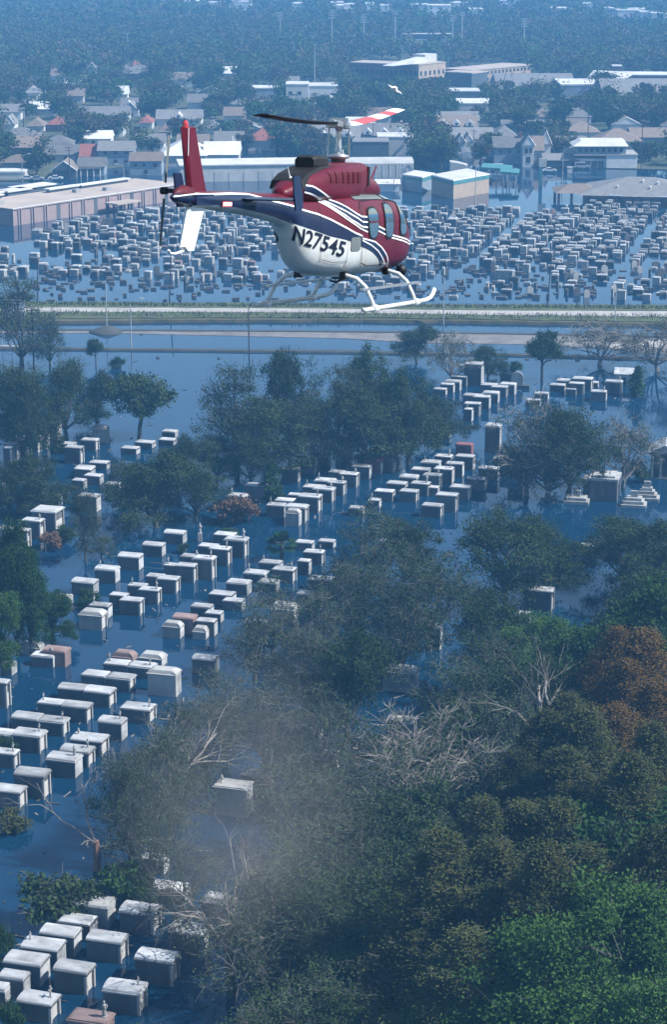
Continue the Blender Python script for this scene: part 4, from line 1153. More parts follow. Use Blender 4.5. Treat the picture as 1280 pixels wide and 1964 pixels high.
for a in ((72, 497, 586, 'dark utility pole with a transformer beside the bare tree', 2.5, 1, True), (325, 480, 583, 'utility pole leaning on the grassy bank under the tail', 3, 0), (1050, 490, 590, 'utility pole leaning over the far graves', 3.5, 0),
          (65, 590, 702, 'dark post behind the bare tree', 0, 1), (134, 282, 345, 'tree-tangled utility pole before the brown gabled house', 0, 2), (908, 250, 322, 'utility pole between the dormer houses', 0, 1), (653, 250, 300, 'utility pole behind the rotor mast', 0, 1),
          (716, 232, 290, 'utility pole before the grey dormer roofs', 0, 1), (782, 254, 316, 'utility pole at the end of the white shed', 0, 1), (1016, 262, 320, 'utility pole before the tall white gable house', 0, 1), (1230, 232, 330, 'tall utility pole before the dull brown roof', 0, 2),
          (1128, 220, 280, 'utility pole above the white two-storey house', 0, 1), (46, 232, 266, 'utility pole behind the white gable cottage', 0, 1), (826, 150, 200, 'utility pole below the school end wall', 0, 1), (982, 140, 176, 'utility pole in front of the gymnasium roof', 0, 1), (962, 136, 178, 'leaning pole in front of the gymnasium roof', 12, 0)):
    utility_pole(*a)
def flood_mast(x, yt, yb, n, label):
    p = at(x, yb); k = ppm(p); H = (yb - yt) / k
    r = empty('floodlight_mast', p, 0, label, 'floodlight', 'floodlight masts around the stadium')
    b = MB(); b.tube([(0, 0, -.5), (0, 0, H)], [.42, .26], 6); b.build('mast', M['pole_pale'], r)
    for i in range(n):
        b = MB(); b.box(-1.7, 1.7, -.25, .1, H - .6 - i * 1.3, H - i * 1.3); b.build('lamp_bank', M['lamp'], r)
for a in ((538, 26, 96, 4, 'first'), (637, 22, 104, 4, 'second'), (698, 30, 104, 4, 'third'), (758, 24, 98, 2, 'fourth'), (868, 32, 104, 3, 'fifth'), (886, 26, 98, 2, 'sixth'), (1005, 38, 104, 4, 'seventh')):
    flood_mast(a[0], a[1], a[2], a[3], 'tall stadium floodlight mast, %s from the left' % a[4])
for x, yt, yb, lab in ((604, 90, 176, 'slim tall mast beside the white flat-roofed block'), (246, 68, 118, 'slim mast far away in the wooded suburb'), (772, 96, 140, 'slim mast behind the brick school')):
    p = at(x, yb); H = (yb - yt) / ppm(p); r = empty('mast', p, 0, lab, 'mast'); b = MB(); b.tube([(0, 0, -.5), (0, 0, H)], [.28, .16], 6); b.build('pole', M['pole_pale'], r); b = MB(); b.box(-.5, .5, -.2, .2, H, H + .5); b.build('head', M['lamp'], r)
# vehicles
M['car_white'] = mat('white_car_paint', (0.595, 0.595, 0.595), .3, spec=.6, coat=.6); M['car_dark'] = mat('dark_car_paint', (0.0255, 0.02975, 0.0425), .3, spec=.6, coat=.6); M['car_grey'] = mat('silver_car_paint', (0.2975, 0.3145, 0.34), .3, spec=.6, coat=.6)
M['tyre'] = mat('tyre_rubber', (0.01275, 0.01275, 0.01275), .9)
def car(x, yb, L, m, label, van=False, rz=0.0):
    p = at(x, yb, .27); r = empty('parked_van' if van else 'parked_car', p, rz, label, 'van' if van else 'car', 'vehicles parked by the filling station')
    W = 1.8; h = L / 2
    prof = [(-h, .35), (-h, .8), (-h + .2, 1.0), (-h + .3, 1.95), (h - 1.5, 1.98), (h - .8, 1.1), (h - .1, .95), (h, .7), (h, .35)] if van else [(-h, .35), (-h, .75), (-h + .3, .9), (-h + .9, .93), (-h + 1.5, 1.4), (h - 2.0, 1.42), (h - 1.1, .95), (h - .2, .85), (h, .65), (h, .35)]
    b = MB(); b.prism(prof, 'y', 0, W); b.build('body', M[m], r)
    b = MB()
    z0, z1 = (1.15, 1.75) if van else (.98, 1.33)
    a0, a1 = (-h + .5, h - 1.3) if van else (-h + 1.2, h - 1.45)
    b.prism([(a0, z0), (a1 + .25, z0), (a1, z1), (a0 + .25, z1)], 'y', -.02, W + .02); b.build('window_band', M['glass'], r)
    for sx in (-1, 1):
        for y in (.0, W):
            b = MB(); b.tube([(sx * (h - .85), y - .1, .33), (sx * (h - .85), y + .1, .33)], .33, 10); b.build('wheel', M['tyre'], r)
        b = MB(); b.box(sx * h - .04, sx * h + .04, .2, W - .2, .6, .74); b.build('lamp_strip', M['lamp'], r)
for a in ((958, 327, 5.4, 'car_white', 'white van parked behind the long teal canopy', True), (982, 330, 4.5, 'car_grey', 'silver car parked beside the white van'), (1055, 331, 4.5, 'car_white', 'white car parked right of the pylon sign'), (1067, 324, 4.4, 'car_dark', 'dark car under the carport, nearer the white gable'),
          (1086, 324, 4.4, 'car_dark', 'dark car under the carport next to the silver van'), (1117, 324, 5.2, 'car_grey', 'silver van parked before the motel', True), (52, 346, 4.6, 'car_white', 'white car by the lamp post behind the mausoleum'), (106, 346, 4.6, 'car_white', 'pale car before the brown gabled house'), (70, 347, 4.5, 'car_grey', 'silver car near the water edge behind the mausoleum')):
    car(*a)
p = at(1089, 332, .25); r = empty('utility_cabinet', p, 0, 'pale square utility cabinet on the grass before the motel', 'cabinet'); part_box('case', r, 'b_pale', 0, 1.6, 0, 1.0, -.2, 1.7); part_box('cap', r, 'trim', -.1, 1.7, -.1, 1.1, 1.702, 1.8)
# billboard frame beside the bare tree
p = at(2, 668); r = empty('billboard', p, R(-8), 'white slatted billboard on steel lattice posts behind the bare tree', 'billboard')
k = ppm(p)
for x in (.3, 2.2):
    b = MB(); b.tube([(x, 0, -.4), (x, 0, 6.2)], .09, 6); b.build('post', M['pole_pale'], r)
b = MB()
for z in (.6, 2.2, 3.8, 5.2): b.tube([(.3, 0, z), (2.2, 0, z + .9)], .04, 4)
b.build('bracing', M['pole_pale'], r)
part_box('plinth', r, 'concrete', -.4, 3.6, -.6, .6, -.3, .5)
for i in range(7): part_box('slat', r, 'trim', .6, 5.2, -.2, -.1, 6.0 + i * .55, 6.4 + i * .55)
# mound on the median
p = at(205, 637); b = MB(); rr_ = random.Random(2)
b.lathe([(4.4, -.2), (3.0, .35), (1.7, .9), (.7, 1.25), (.0, 1.35)], 18); o = b.build('gravel_mound', M['kerb'], None, True); o.location = p; o.scale = (1, .9, 1); tag(o, 'dark gravel mound on the median around a lamp post', 'mound')
# floating bits on the water
_r = random.Random(8)
for i, (x, y) in enumerate(((303, 687), (420, 688), (271, 642), (1012, 690), (1108, 692))):
    p = at(x, y); b = MB(); b.lathe([(.5, -.1), (.42, .1), (.3, .16), (.27, .22), (.0, .2)], 7); o = b.build('tree_stump', M['bark_stump'] if 'bark_stump' in M else M['kerb']); o.location = p; o.scale = (_r.uniform(.8, 1.4), .8, _r.uniform(.7, 1.3)); tag(o, 'dark stump poking out of the flooded lawn, %s from the left' % ORD[sorted((303, 420, 271, 1012, 1108)).index(x)], 'stump', 'stumps in the flooded lawn')
# ---- special tombs
# columned mausoleum at the right edge
p = at(1245, 918); k = ppm(p)
r = empty('temple_tomb', p, R(-10), 'grey columned temple tomb with a pediment at the right edge', 'mausoleum')
L = 4.6; D = 5.0; H = 3.6
def tomb_part(n, m, *q): b = MB(); b.box(*q); return b.build(n, M[m], r)
tomb_part('wall', 't_grey', .3, L - .3, .9, D, -.3, H); tomb_part('step', 't_grey', -.2, L + .2, -.2, D + .2, -.4, .15)
for i in range(4):
    b = MB(); b.lathe([(.28, .15), (.24, .35), (.22, H - .4), (.3, H - .15), (.3, H)], 12, (.4 + (L - .8) * i / 3, .35, 0)); b.build('column', M['t_white'], r, True)
tomb_part('doorway', 'glass', L / 2 - .55, L / 2 + .55, .85, .95, .1, 2.6); tomb_part('entablature', 't_grey', -.05, L + .05, -.05, D + .05, H + .002, H + .5)
b = MB(); b.prism([(-.25, H + .5), (L + .25, H + .5), (L / 2, H + 1.7)], 'y', -.25, D + .25); b.build('pediment', M['t_roof'], r)
# large plain mausoleum
p = at(1131, 960); k = ppm(p); r = empty('vault', p, R(-14), 'large plain stone vault with a thick slab roof below the broad oak', 'mausoleum')
L = 3.9; D = 4.0; H = 3.1
tomb_part('wall', 't_grey', 0, L, 0, D, -.3, H); tomb_part('roof', 't_roof', -.2, L + .2, -.2, D + .2, H + .002, H + .35); tomb_part('cap', 't_roof', .3, L - .3, .3, D - .3, H + .352, H + .65); tomb_part('side_chapel', 't_grey', -1.0, -.02, .5, D - .5, -.3, H - .3); tomb_part('side_roof', 't_roof', -1.15, -.21, .4, D - .4, H - .298, H)
tomb_part('doorway', 'glass', L - .05, L + .06, D * .3, D * .65, 0, 2.2)
for s in (.15, D - .45): tomb_part('pilaster', 't_white', L + .001, L + .16, s, s + .3, -.2, H - .1)
# gabled vault near the road
p = at(1180, 740); r = empty('vault', p, R(-12), 'small gable-roofed white vault beside the cone-shaped conifer', 'mausoleum')
L = 3.2; D = 3.2; H = 2.2
tomb_part('wall', 't_white', 0, L, 0, D, -.3, H); b = MB(); b.prism([(-.2, H), (D + .2, H), (D / 2, H + .9)], 'x', -.25, L + .25); b.build('roof', M['t_roof'], r); tomb_part('doorway', 'glass', L * .4, L * .6, -.05, .04, 0, 1.6)
# white terraced monument by the vault
for (x, yb, n, lab) in ((1240, 962, 4, 'stepped white monument next to the columned temple tomb'), (1215, 975, 3, 'lower stepped white monument half hidden by the wood'), (1105, 968, 2, 'low white slab monument beside the large stone vault')):
    p = at(x, yb); r = empty('stepped_monument', p, R(-12), lab, 'monument', 'stepped white monuments')
    for i in range(n): tomb_part('step', 't_white', -1.8 + i * .35, 1.8 - i * .35, i * .3, 2.6 - i * .2, (i * .45 if i else -.3), i * .45 + .447)
    tomb_part('headstone', 't_white', -.5, .5, 1.2, 1.6, n * .45, n * .45 + .9)
# statues and crosses standing alone, arch monument
for (x, yb, h, nm, lab) in ((384, 1038, 2.6, 'statue', 'slender white statue on a post standing in open water'), (1150 * .375 + 380, 905, 1.2, 'statue', 'white statue on a tomb edge by the clearing'), (668, 905, 1.6, 'urn', 'pale urn monument beside the tall tombs'),
                        (800, 1940, 1.5, 'statue', 'white statue under the low branches, nearer the bottom edge'), (783, 1895, 1.4, 'statue', 'white statue under the low branches, further from the edge'), (841, 1800, 1.2, 'urn', 'white urn showing between the cypresses'), (807, 800, 3.0, 'statue', 'tall white angel statue in the shade of the big oaks'), (534, 1560, 1.2, 'urn', 'small rounded white headstone right of the box tomb')):
    p = at(x, yb); r = empty('grave_statue' if nm == 'statue' else 'grave_urn', p, 0, lab, nm)
    part_box('pedestal', r, 't_white', -.28, .28, -.28, .28, -.4, h * .45); o = obj('figure', TP[nm], r); s = h * .42; o.scale = (s, s, s); o.location = (0, 0, h * .45)
p = at(992, 745); r = empty('arch_monument', p, R(-10), 'round-arched pale monument between the tall tomb and magnolia', 'monument')
b = MB(); P_ = [(1.1 * math.cos(t), 1.9 + 1.1 * math.sin(t)) for t in [math.pi * k / 10 for k in range(11)]]
b.prism([(1.1, -.3)] + P_ + [(-1.1, -.3)], 'y', 0, .5); b.build('arch', M['t_white'], r); part_box('base', r, 't_grey', -2.2, 2.2, -.3, .9, -.3, .6)

# ================================================================ TREES
M['bark'] = mat('grey_bark', (0.085, 0.084, 0.076), 0.95, scale=2.0, col2=(0.042, 0.041, 0.037), rand=.2)
M['bark_pale'] = mat('bleached_bark', (0.26, 0.235, 0.205), 0.95, scale=2.0, col2=(0.13, 0.115, 0.10), rand=.15)
M['bark_red'] = mat('torn_wood', (0.272, 0.16, 0.112), 0.95, scale=2.0, col2=(0.16, 0.088, 0.064))
M['l_oak'] = leaf_mat('oak_leaves', (0.016, 0.034, 0.014), (0.050, 0.074, 0.030), .22)
M['l_grey'] = leaf_mat('thinned_oak_leaves', (0.022, 0.044, 0.022), (0.056, 0.080, 0.040), .22)
M['l_dark'] = leaf_mat('evergreen_leaves', (0.014, 0.038, 0.012), (0.038, 0.078, 0.024), .2)
M['l_bright'] = leaf_mat('fresh_green_leaves', (0.024, 0.062, 0.016), (0.072, 0.138, 0.036), .15)
M['l_olive'] = leaf_mat('cypress_needles', (0.028, 0.042, 0.017), (0.080, 0.082, 0.031), .25)
M['l_rust'] = leaf_mat('rust_needles', (0.068, 0.046, 0.016), (0.135, 0.082, 0.026), .18)
M['l_brown'] = leaf_mat('withered_leaves', (0.104, 0.06, 0.036), (0.152, 0.096, 0.06), .2)
M['l_far'] = leaf_mat('town_tree_leaves', (0.0192, 0.032, 0.0128), (0.0496, 0.068, 0.0272), .35)
M['l_farb'] = leaf_mat('town_tree_thinned_leaves', (0.0496, 0.0448, 0.0304), (0.084, 0.068, 0.0464), .3)
M['l_farg'] = leaf_mat('town_tree_green_leaves', (0.024, 0.0544, 0.0144), (0.0496, 0.1, 0.028), .25)

def quads_mesh(name, V, m):
    """V: (n,4,3) array of leaf quads"""
    n = len(V)
    me = bpy.data.meshes.new(name)
    me.vertices.add(n * 4); me.loops.add(n * 4); me.polygons.add(n)
    me.vertices.foreach_set('co', V.astype(np.float32).reshape(-1))
    me.loops.foreach_set('vertex_index', np.arange(n * 4, dtype=np.int32))
    me.polygons.foreach_set('loop_start', np.arange(0, n * 4, 4, dtype=np.int32))
    me.materials.append(m)
    me.update(calc_edges=True)
    return me
def leaf_quads(C, size, rs, up=0.5, aspect=1.7):
    n = len(C)
    nrm = rs.normal(size=(n, 3)); nrm[:, 2] = np.abs(nrm[:, 2]) + up
    nrm /= np.linalg.norm(nrm, axis=1)[:, None]
    t = rs.normal(size=(n, 3)); t -= nrm * (t * nrm).sum(1)[:, None]; t /= np.linalg.norm(t, axis=1)[:, None]
    bt = np.cross(nrm, t)
    s = (size * rs.uniform(.6, 1.35, n))[:, None]
    a = t * s * aspect * .5; c = bt * s * .5
    return np.stack([C - a, C - a * .1 - c, C + a, C - a * .1 + c], 1)

def tree_proto(kind, seed):
    """nominal tree: returns dict with trunk and crown meshes and nominal height and width"""
    rs = np.random.RandomState(seed); rng = random.Random(seed)
    K = dict(
        oak=dict(H=13, W=15, base=.14, lobes=11, clumps=13, leaves=155, leaf=.185, cr=1.15, twig=4, mat='l_oak', bark='bark', dome=.8),
        grey=dict(H=13, W=14, base=.14, lobes=10, clumps=12, leaves=66, leaf=.17, cr=1.2, twig=7, mat='l_grey', bark='bark', dome=.9),
        limb=dict(H=14, W=18, base=.12, lobes=11, clumps=12, leaves=50, leaf=.17, cr=1.2, twig=12, mat='l_oak', bark='bark_pale', dome=.75),
        dense=dict(H=13, W=10, base=.12, lobes=11, clumps=15, leaves=290, leaf=.175, cr=1.0, twig=1, mat='l_dark', bark='bark', dome=1.2),
        bright=dict(H=16, W=15, base=.2, lobes=13, clumps=15, leaves=430, leaf=.135, cr=1.05, twig=1, mat='l_bright', bark='bark', dome=1.0),
        thin=dict(H=12, W=12, base=.16, lobes=9, clumps=10, leaves=34, leaf=.17, cr=1.3, twig=6, mat='l_grey', bark='bark', dome=1.0),
        small=dict(H=7, W=8, base=.38, lobes=8, clumps=10, leaves=155, leaf=.185, cr=.8, twig=2, mat='l_oak', bark='bark', dome=.8),
        bush=dict(H=3, W=4, base=.0, lobes=7, clumps=8, leaves=60, leaf=.17, cr=.5, twig=3, mat='l_dark', bark='bark', dome=.9),
        far=dict(H=11, W=11, base=.15, lobes=9, clumps=7, leaves=16, leaf=.75, cr=1.25, twig=0, mat='l_far', bark='bark', dome=1.0),
        cypress=dict(H=17, W=10, base=.18, lobes=0, clumps=0, leaves=200, leaf=.10, cr=.8, twig=1, mat='l_olive', bark='bark', dome=1.0),
        pine=dict(H=4.5, W=1.8, base=.02, lobes=0, clumps=0, leaves=40, leaf=.18, cr=.35, twig=0, mat='l_dark', bark='bark', dome=1.0),
    )[kind]
    H, W = K['H'], K['W']
    tb = MB()
    cl = []      # clump centres with radius
    if K['lobes']:
        zb = K['base'] * H
        fork = Vector((rng.uniform(-.4, .4), rng.uniform(-.4, .4), max(.4, zb * .75)))
        r0 = .028 * H + .06
        tb.tube([(0, 0, -.8), (fork.x * .3, fork.y * .3, fork.z * .5), fork], [r0 * 1.25, r0, r0 * .85], 7)
        for i in range(K['lobes']):
            ph = 2.39996 * i + rng.uniform(-.3, .3)
            rr = W * .5 * (.12 if i == 0 else rng.uniform(.38, .70) if i % 3 else rng.uniform(.2, .4))
            lr = W * rng.uniform(.17, .25)
            hfrac = 1 - (rr / (W * .5)) ** 2 * .55
            zc = zb + (H - zb) * hfrac * rng.uniform(.72, .98) - lr * .75
            if (i % 3 == 2 and kind in ('oak', 'grey', 'limb', 'thin')) or i % 4 == 3:
                zc = zb + (H - zb) * rng.uniform(.10, .34)
                if kind in ('oak', 'grey', 'limb'): rr = W * .5 * rng.uniform(.45, .72)
            zc = max(zc, lr * .7)
            lc = Vector((rr * math.cos(ph), rr * math.sin(ph), zc))
            # limb with two bends
            m1 = fork.lerp(lc, .35) + Vector((rng.uniform(-.6, .6), rng.uniform(-.6, .6), rng.uniform(-.2, .7))) * (W / 14)
            m2 = fork.lerp(lc, .7) + Vector((rng.uniform(-.7, .7), rng.uniform(-.7, .7), rng.uniform(-.2, .6))) * (W / 14)
            rl = r0 * rng.uniform(.42, .6)
            tb.tube([fork, m1, m2, lc], [rl, rl * .75, rl * .5, rl * .28], 5, cap=False)
            for k in range(K['clumps']):
                d = Vector((rng.gauss(0, 1), rng.gauss(0, 1), rng.gauss(.35, .8)))
                d.normalize()
                q = lc + Vector((d.x, d.y, d.z * K['dome'] * .9)) * lr * rng.uniform(.55, 1.12)
                if q.z < .3: q.z = .3 + rng.random() * .4
                cl.append((q, d, K['cr'] * rng.uniform(.65, 1.2)))
                src = m2.lerp(lc, rng.random())
                md = src.lerp(q, .5) + Vector((rng.uniform(-.3, .3), rng.uniform(-.3, .3), rng.uniform(-.1, .3)))
                if kind != 'far': tb.tube([src, md, q], [rl * .26, rl * .17, rl * .06], 3, cap=False)
    else:
        r0 = .022 * H + .03
        tb.tube([(0, 0, -.8), (.1, 0, H * .4), (.05, .08, H * .98)], [r0 * 1.4, r0 * .8, .03], 6)
        n = 230 if kind == 'cypress' else 40
        for i in range(n):
            t = K['base'] + (1 - K['base']) * ((i + rng.random()) / n)
            prof = min(1.0, (1 - t) * 1.7 + .06) * (1.0 if t > .3 else .65 + t)
            rad = W * .5 * prof * (rng.uniform(.35, 1.0) if kind == 'cypress' else rng.uniform(.3, .9))
            ph = 2.39996 * i + rng.uniform(-.6, .6)
            q = Vector((rad * math.cos(ph), rad * math.sin(ph), t * H + rad * .12))
            cl.append((q, Vector((math.cos(ph), math.sin(ph), .3)).normalized(), K['cr'] * rng.uniform(.7, 1.2) * (.55 + .45 * prof)))
            if i % 2 == 0: tb.tube([(0.05, 0, t * H - rad * .15), q * .55 + Vector((0, 0, t * H * .45)), q], [r0 * .3, r0 * .2, .02], 3, cap=False)
    # leaves
    Cs = []
    for q, d, r in cl:
        n = max(3, int(K['leaves'] * rng.uniform(.5, 1.4)))
        g = rs.normal(size=(n, 3)) * r * np.array([.62, .62, .40])
        Cs.append(g + np.array(q))
    C = np.concatenate(Cs)
    C = C[C[:, 2] > .12]
    crown = quads_mesh('crown', leaf_quads(C, K['leaf'], rs, .3), M[K['mat']])
    # twigs poking out of the clumps
    for q, d, r in cl:
        for k in range(K['twig']):
            e = Vector((rng.gauss(0, 1), rng.gauss(0, 1), rng.gauss(.3, .7))).normalized() * r * rng.uniform(.8, 1.7) + d * r * .5
            w = rng.uniform(.018, .035)
            mid = q + e * .5 + Vector((rng.uniform(-.2, .2), rng.uniform(-.2, .2), rng.uniform(-.1, .2)))
            tb.tube([q, mid, q + e], [w, w * .8, w * .35], 3, cap=False)
    trunk = tb.mesh('trunk', M[K['bark']])
    return dict(H=H, W=W, trunk=trunk, crown=crown)
PROTO = {}
for kd, n in (('oak', 3), ('grey', 3), ('limb', 2), ('thin', 3), ('dense', 2), ('bright', 2), ('small', 2), ('bush', 2), ('far', 4), ('cypress', 3), ('pine', 1)):
    PROTO[kd] = [tree_proto(kd, 100 + 17 * i + len(kd)) for i in range(n)]

TREES = []      # (pixel x, pixel y of the crown middle, root, words) for the labels
_trng = random.Random(5)
def tree(kind, base, H, W, leaf=None, bark=None, words='tree', name='tree', cat='tree', group=None, lean=0.0):
    p = _trng.choice(PROTO[kind])
    if kind == 'bush': base = Vector((base[0], base[1], -.12 * H))
    root = empty(name, base, _trng.uniform(0, 6.283), None, cat, group)
    s = W / p['W']; sz = H / p['H']
    root.scale = (s, s, sz)
    if lean: root.rotation_euler = (lean * _trng.uniform(-1, 1), lean * _trng.uniform(-1, 1), root.rotation_euler[2])
    t = obj('trunk', p['trunk'], root); c = obj('crown', p['crown'], root)
    if bark: setmat(t, M[bark])
    if leaf: setmat(c, M[leaf])
    TREES.append((pix((base[0], base[1], H * .6)), root, words, group))
    return root
def tb_(kind, x, yt, yb, wpx, **k):
    """tree whose crown top is seen at (x, yt) and whose foot stands at row yb"""
    b_ = at(x, yb)
    kk = ppm(b_)
    H = (yb - yt) / kk / math.cos(math.atan2(CAM_H, b_.y))
    return tree(kind, b_, H, wpx / kk * (1.2 if kind in ('oak', 'grey', 'limb') else 1.0), **k)
def tt(kind, x, yt, H, W, **k):
    """tree of height H whose crown top is seen at (x, yt)"""
    p = at(x, yt + 6, H)
    return tree(kind, Vector((p.x, p.y, 0)), H, W, **k)
G_OAK = 'oaks standing in the flood water'
G_CYP = 'cypresses at the edge of the wood'
G_GRN = 'leafy green trees in the corner'
G_SHR = 'shrubs in the flood water'
dk = dict(words='dark spreading oak', name='oak_tree', group=G_OAK)
gy = dict(words='storm-thinned grey oak', name='oak_tree', group=G_OAK)
li = dict(words='broad oak with pale bare limbs', name='oak_tree', group=G_OAK)
dn = dict(words='dense dark evergreen tree', name='evergreen_tree', group='dense evergreens among the tombs')
br = dict(words='fresh green leafy tree', name='leafy_tree', group=G_GRN)
ru = dict(words='rust-brown cypress', name='cypress_tree', leaf='l_rust', group=G_CYP)
ol = dict(words='olive-brown cypress', name='cypress_tree', group=G_CYP)
sh = dict(words='rounded shrub', name='shrub', cat='shrub', group=G_SHR)
# --- along the road and the upper cemetery
for a in [('grey', 42, 522, 705, 125, dict(words='tall nearly leafless tree', name='bare_tree', group=G_OAK)), ('grey', 96, 600, 705, 60, gy),
          ('oak', 15, 672, 865, 130, dk), ('oak', 60, 690, 880, 100, dk), ('oak', 128, 676, 842, 115, dk), ('oak', 188, 704, 815, 78, dk),
          ('small', 267, 706, 842, 128, dict(words='lone round-crowned tree', name='round_tree', group=G_OAK)), ('small', 184, 648, 702, 40, dict(words='slim sapling', name='sapling', group=G_OAK)),
          ('bush', 224, 681, 706, 30, sh),
          ('grey', 455, 688, 905, 150, gy), ('oak', 556, 633, 880, 105, dk), ('oak', 520, 742, 915, 170, dk), ('oak', 415, 822, 925, 105, dk), ('grey', 610, 742, 905, 120, gy),
          ('grey', 648, 690, 890, 110, gy), ('oak', 716, 652, 860, 105, gy), ('oak', 700, 722, 905, 160, dk), ('oak', 782, 700, 890, 130, dk), ('oak', 838, 757, 850, 105, dk), ('oak', 480, 815, 930, 110, dk),
          ('oak', 800, 616, 695, 85, dk), ('limb', 868, 626, 735, 100, gy), ('oak', 936, 650, 730, 66, dk), ('small', 1040, 634, 730, 82, dict(words='open-crowned magnolia', name='magnolia_tree', group=G_OAK)),
          ('limb', 1150, 597, 700, 150, gy), ('limb', 1262, 600, 712, 150, gy), ('bush', 988, 689, 714, 30, sh),
          ('limb', 1010, 752, 950, 165, gy), ('oak', 1090, 748, 955, 150, gy), ('grey', 1050, 790, 960, 150, gy), ('limb', 1195, 772, 935, 130, li),
          ('pine', 1222, 704, 760, 32, dict(words='dark cone-shaped conifer', name='conifer_tree', group='small conifers')), ('bush', 1222, 878, 912, 42, sh), ('pine', 1236, 898, 925, 20, dict(words='dark cone-shaped conifer', name='conifer_tree', group='small conifers')),
          # left middle
          ('oak', 70, 866, 985, 115, dk), ('oak', 18, 880, 985, 80, dk), ('oak', 300, 852, 1012, 165, dk), ('oak', 376, 878, 1000, 100, dk), ('grey', 236, 880, 965, 80, gy),
          ('grey', 165, 905, 1080, 55, gy), ('oak', 345, 826, 950, 80, dk), ('bush', 455, 938, 1002, 85, dict(sh, leaf='l_brown', words='reddish withered shrub')),
          ('bush', 100, 1012, 1052, 55, dict(sh, leaf='l_brown', words='reddish withered shrub')), ('pine', 520, 885, 962, 34, dict(words='dark cone-shaped conifer', name='conifer_tree', group='small conifers')),
          ('bush', 535, 925, 960, 30, sh), ('grey', 195, 1020, 1070, 60, gy), ('bush', 125, 1000, 1040, 40, sh),
          ('dense', 34, 1005, 1255, 105, dn), ('dense', 102, 1132, 1240, 88, dn), ('dense', 6, 1125, 1290, 80, dict(dn, leaf='l_bright')), ('dense', 60, 1060, 1255, 80, dn),
          ('bush', 166, 1120, 1166, 52, sh), ('bush', 350, 1038, 1060, 26, sh), ('bush', 436, 1008, 1034, 46, sh),
          ('bush', 12, 1405, 1450, 40, sh), ('bush', 22, 1545, 1590, 75, dict(sh, leaf='l_olive')),
          # under the snapped tree
          ('bush', 115, 1662, 1770, 150, dict(sh, leaf='l_oak', words='sprawling fallen crown')), ('bush', 245, 1636, 1735, 130, dict(sh, words='dark leafy shrub')), ('bush', 175, 1680, 1760, 90, dict(sh, leaf='l_oak')),
          ('bush', 300, 1812, 1842, 32, sh), ('bush', 0, 1765, 1850, 60, sh), ('bush', 20, 1905, 1975, 60, sh), ('bush', 150, 1945, 1964, 40, dict(sh, leaf='l_oak'))]:
    tb_(*a[:5], **a[5])
